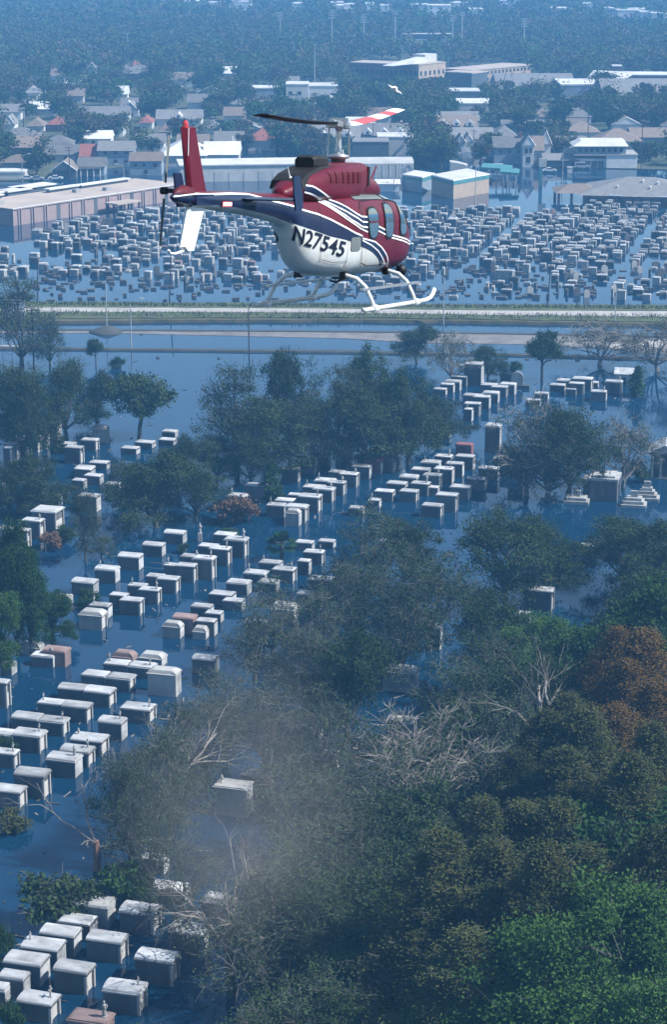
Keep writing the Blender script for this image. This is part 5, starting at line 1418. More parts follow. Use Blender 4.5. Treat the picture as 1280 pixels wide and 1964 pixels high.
# --- the wood: crowns given by their tops
WOOD = """
grey 640 1010 11 11|grey 700 965 12 12|oak 770 975 11 11|oak 845 985 12 13|oak 905 945 11 12|oak 975 950 12 13|oak 1045 975 12 12|oak 1120 960 12 13|oak 1195 965 12 12|oak 1262 985 12 12
grey 610 1060 10 9|grey 690 1045 12 12|grey 760 1060 13 12|oak 830 1055 12 12|grey 900 1030 12 12|grey 970 1040 13 13|oak 1050 1035 12 13|grey 1120 1050 12 13|oak 1200 1045 14 14|oak 1268 1060 14 13
grey 560 1125 10 10|grey 640 1120 12 12|grey 715 1110 13 12|oak 790 1130 13 12|grey 870 1110 13 12|oak 945 1115 13 12|grey 1095 1110 13 12|oak 1160 1130 14 13|dense 1245 1110 16 14
grey 520 1185 10 10|grey 590 1190 11 11|oak 660 1185 12 12|oak 720 1190 12 11|oak 890 1190 13 13|grey 965 1195 13 12|bright 1060 1175 12 12|dense 1130 1180 14 12|cypress 1190 1200 15 12 R
grey 455 1245 10 10|grey 520 1250 11 11|oak 590 1235 12 13|oak 660 1245 12 12|grey 850 1260 12 12|grey 920 1250 13 12|oak 1000 1235 13 13|oak 1075 1240 13 12|cypress 1240 1198 17 15 R|cypress 1150 1278 15 13 R
grey 395 1310 10 10|grey 470 1305 11 11|grey 545 1310 12 11|oak 625 1320 12 12|grey 720 1315 11 11|limb 800 1330 13 16|oak 900 1310 12 12|grey 985 1315 13 13|cypress 1090 1330 15 13|cypress 1215 1262 16 15 R|cypress 1270 1300 17 15 R
grey 315 1370 12 9|grey 520 1395 11 11|grey 640 1400 12 11|oak 690 1385 12 12|limb 880 1370 15 19|grey 960 1380 13 13|cypress 1050 1370 16 14|cypress 1120 1362 17 14|cypress 1190 1345 17 14 R|cypress 1262 1390 18 14
grey 255 1425 12 7|grey 285 1450 12 8|grey 640 1470 11 11|grey 720 1470 12 12|oak 780 1490 12 12|oak 850 1480 13 12|cypress 1000 1440 16 14|cypress 1080 1440 18 14|oak 1150 1440 16 14|cypress 1225 1455 18 14
grey 640 1550 11 11|oak 700 1560 12 12|oak 770 1570 12 12|oak 840 1560 13 13|cypress 920 1530 16 14|cypress 1000 1530 17 14|cypress 1075 1535 18 14|oak 1150 1530 17 15|dense 1235 1520 19 15
grey 560 1610 11 12|oak 640 1640 12 13|oak 715 1640 13 13|oak 775 1660 12 12|cypress 860 1600 17 15|cypress 945 1610 17 14|cypress 1040 1620 18 15|cypress 1125 1615 18 15|oak 1215 1605 18 15|cypress 1272 1590 18 13
grey 600 1690 11 12|oak 680 1715 12 12|oak 740 1740 11 11|cypress 850 1690 17 15|cypress 930 1700 17 15|cypress 1010 1720 16 14|bright 1120 1750 17 15|bright 1205 1688 19 18|bright 1275 1740 18 15
oak 640 1790 11 12|oak 705 1820 10 11|cypress 815 1775 14 12|cypress 900 1790 15 14|oak 980 1800 14 13|cypress 1050 1830 13 9|bright 1130 1850 15 13|bright 1200 1800 16 15|bright 1270 1830 17 15
grey 520 1880 9 10|grey 600 1880 9 11|oak 690 1890 9 10|oak 640 1930 8 10|cypress 960 1850 13 11|bright 900 1895 12 12|bright 985 1885 13 13|bright 1070 1895 13 12|oak 1160 1900 12 12|bright 1240 1890 14 14
grey 470 1950 8 10|grey 560 1955 8 9|oak 700 1955 8 10|bright 870 1930 10 10|bright 1010 1955 10 12|bright 1100 1960 10 12|bright 1190 1950 11 12|bright 1270 1955 12 12|oak 300 1950 6 7
"""
STRONG = [(440, 1530), (440, 1505), (765, 1282), (495, 1490), (350, 1800), (360, 1780), (600, 1400), (400, 1830)]
OPEN = [(765, 1282), (440, 1520), (490, 1490), (600, 1402), (775, 1405), (835, 1205), (1032, 1140), (895, 1058), (800, 1470), (560, 1345), (590, 1520), (545, 1555), (490, 1195), (548, 1178), (590, 1145), (470, 1145), (610, 1080), (640, 1035), (400, 1280), (365, 1840), (385, 1730), (350, 1800), (300, 1760), (870, 970), (830, 980), (660, 1440), (1135, 1055)]
def blocks(x, y, H, W):
    p = at(x, y + 6, H); k = ppm(p)
    hgt = H * k * .95
    if any(abs(a - x) < W * k * .42 and y < c < y + hgt * 1.02 for (a, c) in STRONG): return 1
    return sum(1 for (a, c) in OPEN if abs(a - x) < W * k * .30 and y + 4 < c < y + hgt * .72)
for ln in WOOD.strip().split('\n'):
    for it in ln.split('|'):
        q = it.split()
        kd, x, y, H, W = q[0], float(q[1]), float(q[2]), float(q[3]), float(q[4])
        rust = len(q) > 5
        if kd == 'oak' and x < 840 and 1040 < y < 1760 and _trng.random() < .6: kd = 'grey'
        if kd == 'grey' and x < 840 and 1040 < y < 1700 and _trng.random() < .18: kd = 'thin'
        if blocks(x, y, H, W) and kd != 'limb': continue
        tt(kd, x + _trng.uniform(-10, 10), y + _trng.uniform(-8, 8), H * _trng.uniform(.86, 1.12), W * _trng.uniform(.9, 1.12),
           **({'oak': dk, 'grey': gy, 'thin': dict(words='sparse twiggy tree', name='twiggy_tree', group='sparse twiggy trees of the thinned grove'), 'limb': li, 'dense': dn, 'bright': br}.get(kd) or (ru if rust else ol)))

for (x, y, H, W) in ((335, 1335, 11, 9), (262, 1395, 12, 7), (430, 1275, 10, 10), (520, 1300, 11, 12), (600, 1310, 12, 12), (665, 1340, 12, 11), (560, 1410, 12, 11), (650, 1450, 12, 12),
                     (345, 1600, 10, 8), (500, 1625, 12, 11), (480, 1700, 11, 10), (590, 1560, 12, 12), (520, 1100, 10, 10), (600, 1105, 11, 10), (480, 1140, 10, 9), (560, 1175, 10, 10), (665, 1060, 11, 10), (800, 1430, 12, 12)):
    tt('thin', x + _trng.uniform(-8, 8), y, H, W, words='sparse twiggy tree', name='twiggy_tree', group='sparse twiggy trees of the thinned grove')
# --- fan palm
def palm_mesh():
    rs = np.random.RandomState(3); rng = random.Random(3)
    V = []
    tb = MB()
    tb.tube([(0, 0, -.8), (0.05, 0, 1.2), (0, .05, 2.6)], [.3, .26, .22], 8)
    for i in range(34):
        ph = 2.39996 * i; el = R(rng.uniform(-25, 75))
        d = Vector((math.cos(ph) * math.cos(el), math.sin(ph) * math.cos(el), math.sin(el)))
        o_ = Vector((0, 0, 2.6)); hub = o_ + d * rng.uniform(.8, 1.2)
        tb.tube([o_, o_.lerp(hub, .5) + Vector((0, 0, .1)), hub], [.03, .025, .02], 3, cap=False)
        side = d.cross(Vector((0, 0, 1))).normalized(); up = side.cross(d)
        for k in range(-7, 8):
            a = k * .19
            e = (d * math.cos(a) + side * math.sin(a)).normalized()
            Ln = rng.uniform(.85, 1.15) * (1.1 - .03 * abs(k))
            tip = hub + e * Ln + Vector((0, 0, -.28)) + up * .1
            w = e.cross(up).normalized() * .06
            m_ = hub + e * Ln * .55
            V.append([hub, m_ - w, tip, m_ + w])
    return tb.mesh('trunk', M['bark']), quads_mesh('crown', np.array([[tuple(p) for p in q] for q in V]), M['l_dark'])
ptrunk, pcrown = palm_mesh()
pb = at(540, 1078)
pr = empty('fan_palm', pb, 0, 'fan palm with spiky round crown standing in the water among tombs', 'palm')
pr.scale = (1.15, 1.15, .95)
obj('trunk', ptrunk, pr); obj('crown', pcrown, pr)

# --- snapped and bare trees
def branchy(b, p, d, L, r, depth, rng, spread=.6, nseg=4, kids=(2, 3), droop=0.0, n=5):
    pts, rad = [p], [r]
    for i in range(nseg):
        d = (d + Vector((rng.gauss(0, .16), rng.gauss(0, .16), rng.gauss(0, .12) - droop))).normalized()
        p = p + d * (L / nseg)
        pts.append(p); rad.append(r * (1 - .55 * (i + 1) / nseg))
    b.tube(pts, rad, n, cap=False)
    if depth > 0:
        for k in range(rng.randint(*kids)):
            i = rng.randint(1, nseg)
            a = Vector((rng.gauss(0, 1), rng.gauss(0, 1), rng.gauss(.2, .7))).normalized()
            dd = (d + a * spread).normalized()
            branchy(b, pts[i], dd, L * rng.uniform(.45, .75), rad[i] * rng.uniform(.5, .75), depth - 1, rng, spread, nseg, kids, droop, max(3, n - 1))
sb_ = at(186, 1668)
sr = empty('snapped_tree', sb_, 0, 'snapped leafless tree with torn reddish trunk and trailing pale limbs', 'tree')
b = MB(); b.tube([(0, 0, -.6), (.05, 0, 1.4), (0, 0, 2.9)], [.42, .36, .27], 8); b.build('trunk', M['bark_red'], sr)
for (e, L_, r_, sd, dr) in (((-.42, .2, .95), 5.6, .13, 4, 0), ((-.75, .15, .62), 6.2, .11, 6, -.02), ((.95, -.2, .16), 7.0, .13, 9, .03), ((.97, .2, .02), 6.5, .14, 12, .06),
                        ((.9, .5, .30), 6.0, .1, 15, .05), ((-.3, -.6, .5), 2.0, .1, 18, .05), ((.8, -.5, -.25), 3.5, .14, 21, .05)):
    b = MB(); branchy(b, Vector((0, 0, 2.6 if e[0] < 0 else 2.1)), Vector(e).normalized(), L_, r_, 3, random.Random(sd), .55, 5, (2, 3), dr)
    b.build('limb', M['bark_pale'], sr)
def bare(x, yb, H, seed, label, lim, spread=.7, z0=.35):
    p = at(x, yb); rng = random.Random(seed)
    r_ = empty('bare_tree', p, rng.uniform(0, 6), label, 'tree', 'leafless broken trees')
    b = MB(); fk = Vector((rng.uniform(-.3, .3), rng.uniform(-.3, .3), H * z0))
    b.tube([(0, 0, -.6), fk * .5, fk], [H * .03 + .1, H * .028 + .08, H * .022 + .06], 7); b.build('trunk', M['bark'], r_)
    for k in range(lim):
        ph = 6.283 * k / lim + rng.uniform(-.4, .4)
        b = MB(); branchy(b, fk, Vector((math.cos(ph) * .8, math.sin(ph) * .8, rng.uniform(.6, 1.3))).normalized(), H * .5, H * .013 + .03, 4, rng, spread, 4, (2, 4))
        b.build('limb', M['bark_pale'], r_)
bare(445, 1905, 11, 31, 'leafless oak with tangled pale limbs and a thick grey trunk in water', 6)
bare(545, 1900, 10, 35, 'leafless pale-limbed oak leaning beside the thick grey trunk', 5)
bare(345, 1560, 11, 41, 'bare forked tree rising beside the white box tomb', 4)
bare(895, 1520, 11, 47, 'bare oak with wide pale limbs inside the wood', 6, .6, .25)
bare(265, 1600, 7.5, 52, 'thin twiggy dead tree between the snapped tree and white box tomb', 4)
bare(1040, 1560, 13, 57, 'broken bare tree poking through the olive cypresses', 3, .5, .6)

# ================================================================ TOWN TREES, FAR WOOD, LABELS OF TREES
_tr = random.Random(99)
NTOWN = 300
def far_tree(px, py, H, W, leaf, words):
    p = at(px, py)
    return tree('far', Vector((p.x, p.y, .2)), H, W, leaf=leaf, words=words, name='town_tree', group='trees between the houses of the town')
def cover(px, y0, y1, w, depth):
    """share of the most hidden building that a tree with this picture box would cover"""
    worst = 0.0
    for (a, b_, c, d, dy) in BLD:
        if depth < dy:
            ox = max(0, min(px + w / 2, c) - max(px - w / 2, a)); oy = max(0, min(y1, d) - max(y0, b_))
            worst = max(worst, ox * oy / max(1, (c - a) * (d - b_)) * (2.6 if b_ < 140 and c - a > 45 and d < 180 else 1.0))
    return worst
made = 0; tries = 0
spots = []
while made < NTOWN and tries < 12000:
    tries += 1
    py = 152 + (346 - 152) * (_tr.random() ** .85); px = _tr.uniform(-20, 1300)
    if py > 326 and 330 < px < 1300: continue
    if py > 342: continue
    if 880 < px < 1100 and py > 318: continue
    p = at(px, py); k = ppm(p)
    H = _tr.uniform(6, 12); W = H * _tr.uniform(.8, 1.25)
    if any(abs(px - a) < 9 and abs(py - c) < 4 for a, c in spots): continue
    if cover(px, py - H * k, py, W * k * .85, p.y) > .28: continue
    if any(a - 1 < px < c + 1 and b_ + 4 < py < d + .5 for (a, b_, c, d, dy) in BLD): continue
    spots.append((px, py)); made += 1
    u = _tr.random()
    lf, wd = (('l_far', 'dark green town tree') if u < .58 else ('l_farb', 'storm-browned town tree') if u < .84 else ('l_farg', 'bright green town tree'))
    far_tree(px, py, H, W, lf, wd)
# tall palm in the suburb
p = at(46, 268); r = empty('tall_palm', p, 0, 'tall thin palm silhouetted against the far houses', 'palm')
b = MB(); b.tube([(0, 0, -.3), (.15, 0, 5), (.1, .1, 11)], [.25, .2, .17], 6); b.build('trunk', M['bark'], r)
o = obj('crown', pcrown, r); o.location = (.1, .1, 8.3); o.scale = (1.15, 1.15, 1.0)
# the wooded suburb further out, one mass
rs = np.random.RandomState(12)
C_, n_t = [], 0
xs, ys = [], []
for band, (y0, y1, n) in enumerate(((150, 345, 700), (60, 152, 2600), (-60, 60, 4200))):
    k = 0; guard = 0
    while k < n and guard < n * 12:
        guard += 1
        py = rs.uniform(y0, y1)
        if band == 2: py = 60 - 120 * rs.uniform(0, 1) ** 1.3
        px = rs.uniform(-40, 1320)
        if band == 0 and (py > 322 and px > 330 or py > 340): continue
        p = at(px, py)
        H = rs.uniform(6, 13); kk = ppm(p)
        if band < 2 and (cover(px, py - H * kk, py, H * kk * .8, p.y) > .24 or any(a - 1 < px < c + 1 and b_ + 3 < py < d + .5 for (a, b_, c, d, dy) in BLD)): continue
        if band == 2 and cover(px, py - H * kk, py, H * kk * .8, p.y) > .5: continue
        k += 1
        nl = 130 if band == 0 else 60 if band == 1 else 34
        rad = H * rs.uniform(.4, .6)
        # four to six lobes per crown
        m = 6
        lob = rs.normal(size=(m, 3)) * np.array([rad * .45, rad * .45, H * .16]) + np.array([0, 0, H * .62])
        idx = rs.randint(0, m, nl)
        q = lob[idx] + rs.normal(size=(nl, 3)) * np.array([rad * .26, rad * .26, H * .10])
        q[:, 2] = np.clip(q[:, 2], .3, H)
        C_.append((q + np.array([p.x, p.y, .2]), .75 if band == 0 else 1.25 if band == 1 else 1.9, rs.randint(0, 10)))
groups = {0: [], 1: [], 2: []}
for q, s, c in C_:
    g = 0 if c < 6 else 1 if c < 9 else 2
    groups[g].append(leaf_quads(q, s, rs, .7, 1.3))
V = np.concatenate([np.concatenate(groups[g]) for g in (0, 1, 2)])
me = quads_mesh('wooded_suburb', V, M['l_far'])
me.materials.append(M['l_farb']); me.materials.append(M['l_farg'])
mi = np.concatenate([np.full(sum(len(a) for a in groups[g]), g, dtype=np.int32) for g in (0, 1, 2)])
me.polygons.foreach_set('material_index', mi)
tag(obj('wooded_suburb', me), 'hazy mass of treetops covering the far suburb up to the skyline', 'wood', kind='stuff')
# reeds along the bank
V = []
for i in range(5200):
    px = rs.uniform(-30, 1310); py = rs.choice([rs.uniform(584, 590), rs.uniform(601, 611)]) + (px - 640) * .006
    p = at(px, py, .7); h = rs.uniform(.25, .8); a = rs.uniform(0, 6.28); w = .12
    t = (p.x + rs.normal() * .15, p.y + rs.normal() * .15, .6 + h)
    V.append([(p.x - w * math.cos(a), p.y - w * math.sin(a), .6), (p.x + w * math.cos(a), p.y + w * math.sin(a), .6), t, t])
V = np.array(V); V[:, 3, 0] += .05
tag(obj('bank_weeds', quads_mesh('bank_weeds', V, leaf_mat('weed_blades', (.035, .055, .016), (.065, .08, .027)))), 'rough weeds growing along both edges of the canal bank', 'weeds', kind='stuff')

# ---- every tree gets a label that says which one it is
NEARLM = [(185, 1620, 'the snapped tree'), (540, 1045, 'the fan palm'), (440, 1525, 'the white box tomb'), (1260, 900, 'the columned temple tomb'), (1160, 940, 'the large stone vault'), (1225, 740, 'the gabled white vault'),
          (252, 640, 'the kerb street lamp'), (45, 600, 'the slatted billboard'), (478, 660, 'the dark lamp post'), (765, 1290, 'the domed white tomb'), (835, 1215, 'the tall pillar tomb'), (1040, 1150, 'the canopy-hidden tomb'), (320, 1290, 'the large sarcophagus tomb'),
          (160, 1740, 'the round-lidded white tomb'), (900, 720, 'the tall tomb near the road'), (80, 1000, 'the porch-fronted tall tomb'), (600, 1150, 'the half-hidden tombs by the wood'), (1190, 1300, 'the rust-brown cypress crowns'), (1200, 1750, 'the fresh green corner crowns'), (900, 1480, 'the wide bare oak'), (780, 1910, 'the shaded white statues'), (560, 1800, 'the tangled leafless oaks'), (1050, 1480, 'the broken bare tree'), (720, 890, 'the red granite tomb'), (400, 1350, 'the bare forked tree'), (1030, 1820, 'the slim cypress before the green crowns')]
def direction(dx, dy):
    if abs(dx) > abs(dy): return 'right of' if dx > 0 else 'left of'
    return 'in front of' if dy > 0 else 'behind'
def give_labels(L_, lms, short):
    buckets = {}
    for (pxy, root, words, g) in L_:
        lm = min(lms, key=lambda q: (q[0] - pxy[0]) ** 2 + (q[1] - pxy[1]) ** 2)
        dr = direction(pxy[0] - lm[0], pxy[1] - lm[1])
        buckets.setdefault((words, dr, lm[2]), []).append((math.hypot(pxy[0] - lm[0], pxy[1] - lm[1]), id(root), root))
    for (words, dr, ph), R_ in buckets.items():
        R_.sort(key=lambda q: q[:2])
        for i, (d, _, root) in enumerate(R_):
            lab = '%s %s %s' % (words, dr, ph) if len(R_) == 1 else '%s, %s nearest %s %s' % (words, ordinal(i), dr, ph)
            w = lab.split()
            root['label'] = ' '.join(w[:16]) if len(w) > 16 else lab
SHORT = []
for (x, y, ph) in LANDMARKS:
    w = ph.split()
    cut = next((i for i, q in enumerate(w) if i > 2 and q in ('beside', 'behind', 'with', 'left', 'right', 'in', 'at', 'above', 'below', 'among', 'near', 'next', 'half', 'just', 'by', 'far', 'peeping', 'cut', 'rising', 'standing', 'joining', 'before', 'under', 'nearest')), None)
    if cut is not None and cut > 3 and w[cut] != 'with': ph = ' '.join(w[:cut])
    else: ph = ' '.join(w[:9])
    SHORT.append((x, y, ph))
give_labels([t for t in TREES if t[1].name.startswith('town_tree')], SHORT, 1)
give_labels([t for t in TREES if not t[1].name.startswith('town_tree')], NEARLM, 0)

# bits of leaf litter and broken wood floating on the flood
b = MB(); fr = random.Random(77)
for i in range(420):
    px, py = fr.choice(((fr.uniform(0, 520), fr.uniform(900, 1960)), (fr.uniform(200, 900), fr.uniform(1000, 1700)), (fr.uniform(0, 1280), fr.uniform(690, 1000))))
    p = at(px, py); a = fr.uniform(0, 3.14); l_ = fr.choice((fr.uniform(.08, .3), fr.uniform(.3, 1.1))); w_ = fr.uniform(.05, .14)
    u = Vector((math.cos(a), math.sin(a), 0)); v = Vector((-u.y, u.x, 0))
    b.obox((p.x, p.y, .03), u, v, (0, 0, 1), l_, w_, .04, fr.choice((0, 0, 1)))
tag(b.build('floating_litter', [M['bark'], M['bark_pale']]), 'broken twigs and leaf litter floating on the flood water', 'litter', kind='stuff')

# ================================================================ HELICOPTER
M['h_red'] = mat('red_paint', (0.105, 0.004, 0.016), 0.42, var=.3, scale=2.5, spec=.25, coat=.1)
M['h_navy'] = mat('navy_paint', (0.00656, 0.01312, 0.0451), 0.35, var=.2, scale=2.5, spec=.35, coat=.15)
M['h_white'] = mat('white_paint', (0.6068, 0.6232, 0.6068), 0.32, var=.12, scale=1.7, spec=.5, coat=.4)
M['h_belly'] = mat('stained_white_paint', (0.574, 0.5904, 0.574), 0.4, scale=1.2, col2=(0.41, 0.41, 0.3608), spec=.4, coat=.2)
M['h_pin'] = mat('white_pinstripe', (0.7052, 0.7052, 0.6888), 0.35, spec=.5)
M['h_black'] = mat('black_rubber', (0.0082, 0.0082, 0.00984), 0.5, var=.3, scale=3)
M['h_soot'] = mat('sooty_metal', (0.01476, 0.01394, 0.01394), 0.6, var=.4, scale=4)
M['h_glass'] = mat('tinted_glass', (0.035, 0.075, 0.10), 0.06, spec=1.0, coat=1.0, col2=(0.015, 0.03, 0.042), scale=2.2)
M['h_metal'] = mat('bare_aluminium', (0.451, 0.4592, 0.4674), 0.35, var=.15, scale=5, metal=.7)
M['h_vent'] = mat('dark_red_grille', (0.0902, 0.00656, 0.01476), 0.6, var=.3, scale=9)
M['h_grey'] = mat('grey_panel', (0.1312, 0.1476, 0.1476), 0.4, var=.2, scale=3)
M['h_text'] = mat('registration_paint', (0.0082, 0.01148, 0.0246), 0.4)
M['h_lred'] = mat('signal_red', (0.451, 0.041, 0.0492), 0.35, spec=.5)
HX, HY, HZ = 0.056, 37.935, 77.984
heli = empty('helicopter', (HX, HY, HZ), 0, 'red, navy and white helicopter flying over the flooded cemetery', 'helicopter')
heli.rotation_euler = (-0.019, 0.121, 1.220)
FUS = [(3.15, .05, .95, 1.05, 2), (3.10, .15, .87, 1.12, 2.1), (3.05, .22, .80, 1.18, 2.2), (2.85, .38, .69, 1.38, 2.4), (2.5, .52, .62, 1.62, 2.6), (2.1, .60, .585, 1.82, 2.8), (1.7, .645, .575, 1.93, 3), (1.2, .66, .57, 1.985, 3.2),
       (.5, .665, .57, 2.0, 3.2), (-.3, .66, .57, 2.0, 3.2), (-.8, .64, .58, 2.0, 3), (-1.2, .575, .60, 1.995, 2.9), (-1.6, .475, .64, 1.99, 2.7), (-1.95, .385, .71, 1.985, 2.5), (-2.2, .32, .83, 1.985, 2.4), (-2.4, .275, .99, 1.985, 2.3),
       (-2.6, .245, 1.24, 1.985, 2.2), (-2.8, .23, 1.45, 1.985, 2.1), (-3.25, .22, 1.535, 1.995, 2)]
BOOM = [(-3.25, .22, 1.535, 1.995, 2), (-4.0, .21, 1.62, 2.01, 2), (-5, .18, 1.70, 2.03, 2), (-6, .145, 1.765, 2.04, 2), (-6.6, .13, 1.80, 2.06, 2)]
FA = np.array(FUS[::-1]); BA = np.array(BOOM[::-1])
ALL = np.array((FUS + BOOM[1:])[::-1])
def hpar(A, x): return [float(np.interp(x, A[:, 0], A[:, i])) for i in range(1, 5)]
def surf_y(x, z, A=ALL):
    w, zb, zt, n = hpar(A, x)
    zc, h = (zb + zt) / 2, (zt - zb) / 2
    t = min(1.0, abs((z - zc) / h))
    return w * (1 - t ** n) ** (1 / n)
def ring(A, x, N=48):
    w, zb, zt, n = hpar(A, x)
    zc, h = (zb + zt) / 2, (zt - zb) / 2
    out = []
    for k in range(N):
        t = 2 * math.pi * k / N
        c, s = math.cos(t), math.sin(t)
        out.append((x, w * math.copysign(abs(c) ** (2 / n), c), zc + h * math.copysign(abs(s) ** (2 / n), s)))
    return out
def lin(a, b, n): return [a + (b - a) * i / (n - 1) for i in range(n)]
# paint lines traced along the right side, as (x, z)
PIN_UP = [(-6.6, 2.0), (-6.19, 1.99), (-5.23, 2.0), (-4.53, 1.99), (-4.0, 1.92), (-3.58, 1.87), (-2.81, 1.79), (-2.45, 1.73), (-2.02, 1.66), (-1.67, 1.57), (-1.26, 1.44), (-.88, 1.33), (-.58, 1.275)]
NAVY_LO = [(-6.6, 1.86), (-6.21, 1.85), (-5.35, 1.81), (-4.9, 1.77), (-4.06, 1.69), (-3.45, 1.62), (-2.69, 1.5), (-2.14, 1.39), (-1.69, 1.29), (-1.26, 1.23), (-.96, 1.18), (-.58, 1.09)]
CH_UP = [(-.58, 1.235), (-.26, 1.20), (.07, 1.16), (.42, 1.06), (.77, .92), (1.0, .80), (1.10, .72)]
CH_LO = [(-.58, 1.09), (-.23, 1.03), (.07, .96), (.42, .85), (.61, .76), (.70, .70), (.74, .66)]
def crv(P, x):
    return float(np.interp(x, [p[0] for p in P], [p[1] for p in P]))
def fus_part(name, st, x0, x1, n, split, up, lo, parent):
    """loft whose faces below the paint line are white and above it red"""
    b = MB()
    xs = lin(x0, x1, n)
    N = 48
    rings = [ring(st, x, N) for x in xs]
    vs_ = [v for r in rings for v in r]
    b.v = vs_
    for i in range(n - 1):
        for k in range(N):
            f = (i * N + k, i * N + (k + 1) % N, (i + 1) * N + (k + 1) % N, (i + 1) * N + k)
            c = sum((Vector(vs_[q]) for q in f), Vector()) / 4
            b.f.append(f); b.m.append(0 if c.z > split(c.x) else 1)
    b.f.append(tuple(range(N - 1, -1, -1))); b.m.append(0)
    b.f.append(tuple(range((n - 1) * N, n * N))); b.m.append(0)
    return b.build(name, [up, lo], parent, True)
def msplit(x):
    if x > 1.05: return 0.0
    if x > -.58: return (crv(CH_UP, x) + crv(CH_LO, x)) / 2
    return (crv(PIN_UP, x) + crv(NAVY_LO, x)) / 2
body = fus_part('fuselage', FA, 3.15, -3.25, 70, msplit, M['h_red'], M['h_belly'], heli)
tail_boom = fus_part('tail_boom', BA, -3.25, -6.6, 30, msplit, M['h_red'], M['h_belly'], heli)
def ribbon(up, lo, name, m, parent, off=.006, n=60, sides=(-1, 1), rows=6, A=ALL):
    """paint band between two lines on both sides of the hull"""
    b = MB()
    x0 = max(up[0][0], lo[0][0]); x1 = min(up[-1][0], lo[-1][0])
    for s in sides:
        g = []
        for x in lin(x0, x1, n):
            zu, zl = crv(up, x), crv(lo, x)
            g.append([(x, s * (surf_y(x, z, A) + off), z) for z in lin(zl, zu, rows)])
        vs_ = [p for r in g for p in r]
        fs_ = [(i * rows + j, i * rows + j + 1, (i + 1) * rows + j + 1, (i + 1) * rows + j) for i in range(n - 1) for j in range(rows - 1)]
        b.add(vs_, fs_)
    return b.build(name, m, parent, True)
def pin(P, w, name, m, parent, off=.010, sides=(-1, 1), A=ALL):
    """thin painted line along (x, z) points"""
    b = MB()
    P = [Vector(p) for p in P]
    Q = []
    for a, c in zip(P[:-1], P[1:]):
        for t in lin(0, 1, 9)[:-1]: Q.append(a.lerp(c, t))
    Q.append(P[-1])
    for s in sides:
        vs_ = []
        for i, q in enumerate(Q):
            d = (Q[min(i + 1, len(Q) - 1)] - Q[max(i - 1, 0)]).normalized()
            nrm = Vector((-d.y, d.x)) * w / 2
            for e in (-1, 1):
                r = q + nrm * e
                vs_.append((r.x, s * (surf_y(r.x, r.y, A) + off), r.y))
        b.add(vs_, [(2 * i, 2 * i + 1, 2 * i + 3, 2 * i + 2) for i in range(len(Q) - 1)])
    return b.build(name, m, parent, True)
ribbon(PIN_UP, NAVY_LO, 'stripe', M['h_navy'], body)
ribbon(CH_UP, CH_LO, 'stripe', M['h_navy'], body)
pin(PIN_UP, .030, 'pinstripe', M['h_pin'], body)
pin(CH_UP, .026, 'pinstripe', M['h_pin'], body)
pin([(-.58, 1.20), (-.1, 1.10), (.25, 1.0), (.6, .86), (.85, .76)], .022, 'pinstripe', M['h_pin'], body, .012)
DG_UP = [(-1.62, 1.93), (-1.5, 1.90), (-1.3, 1.85), (-1.07, 1.77), (-.83, 1.67), (-.6, 1.61), (-.34, 1.60)]
DG_LO = [(-1.86, 1.87), (-1.70, 1.81), (-1.48, 1.71), (-1.17, 1.57), (-.71, 1.41), (-.34, 1.34)]
ribbon(DG_UP, DG_LO, 'stripe', M['h_navy'], body, .005)
for P in (DG_UP, [(-1.72, 1.90), (-1.55, 1.84), (-1.33, 1.76), (-1.0, 1.65), (-.58, 1.52), (-.34, 1.51)], [(-1.76, 1.88), (-1.58, 1.80), (-1.36, 1.70), (-1.0, 1.55), (-.62, 1.44), (-.34, 1.42)], DG_LO):
    pin(P, .026, 'pinstripe', M['h_pin'], body)
for P in ([(.22, 1.43), (.55, 1.37), (1.01, 1.26), (1.31, 1.23), (1.93, 1.17), (2.5, 1.10), (2.95, 1.06)], [(.22, 1.35), (.55, 1.29), (1.02, 1.21), (1.72, 1.14), (2.4, 1.06), (2.95, 1.01)]):
    pin(P, .026, 'pinstripe', M['h_pin'], body)
ribbon([(.22, 1.42), (.55, 1.36), (1.01, 1.25)], [(.22, 1.36), (.55, 1.30), (1.01, 1.22)], 'stripe', M['h_navy'], body, .005, 20)
# windows: rounded patches just proud of the skin, each with a dark seal round it
def patch(name, quad, m, parent, off, side, p=3.2, grow=1.0):
    """quad: four (x, z) corners lower-left, lower-right, upper-right, upper-left"""
    b = MB()
    NR, NT = 6, 28
    cx = sum(q[0] for q in quad) / 4; cz = sum(q[1] for q in quad) / 4
    vs_ = []
    def P(u, v):
        a = [(1 - u) * (1 - v) / 4, (1 + u) * (1 - v) / 4, (1 + u) * (1 + v) / 4, (1 - u) * (1 + v) / 4]
        x = sum(a[i] * quad[i][0] for i in range(4)); z = sum(a[i] * quad[i][1] for i in range(4))
        x = cx + (x - cx) * grow; z = cz + (z - cz) * grow
        return (x, side * (surf_y(x, z) + off), z)
    vs_.append(P(0, 0))
    for i in range(1, NR + 1):
        for k in range(NT):
            t = 2 * math.pi * k / NT
            c, s = math.cos(t), math.sin(t)
            r = i / NR / (abs(c) ** p + abs(s) ** p) ** (1 / p)
            vs_.append(P(c * r, s * r))
    fs_ = [(0, 1 + k, 1 + (k + 1) % NT) for k in range(NT)]
    for i in range(NR - 1):
        for k in range(NT):
            fs_.append((1 + i * NT + k, 1 + (i + 1) * NT + k, 1 + (i + 1) * NT + (k + 1) % NT, 1 + i * NT + (k + 1) % NT))
    b.add(vs_, fs_)
    return b.build(name, m, parent, True)
WIN = [[(-.24, 1.22), (.19, 1.25), (.21, 1.76), (-.34, 1.73)], [(.62, 1.22), (1.05, 1.24), (1.05, 1.82), (.60, 1.81)], [(1.46, 1.25), (1.98, 1.27), (1.86, 1.80), (1.56, 1.82)]]
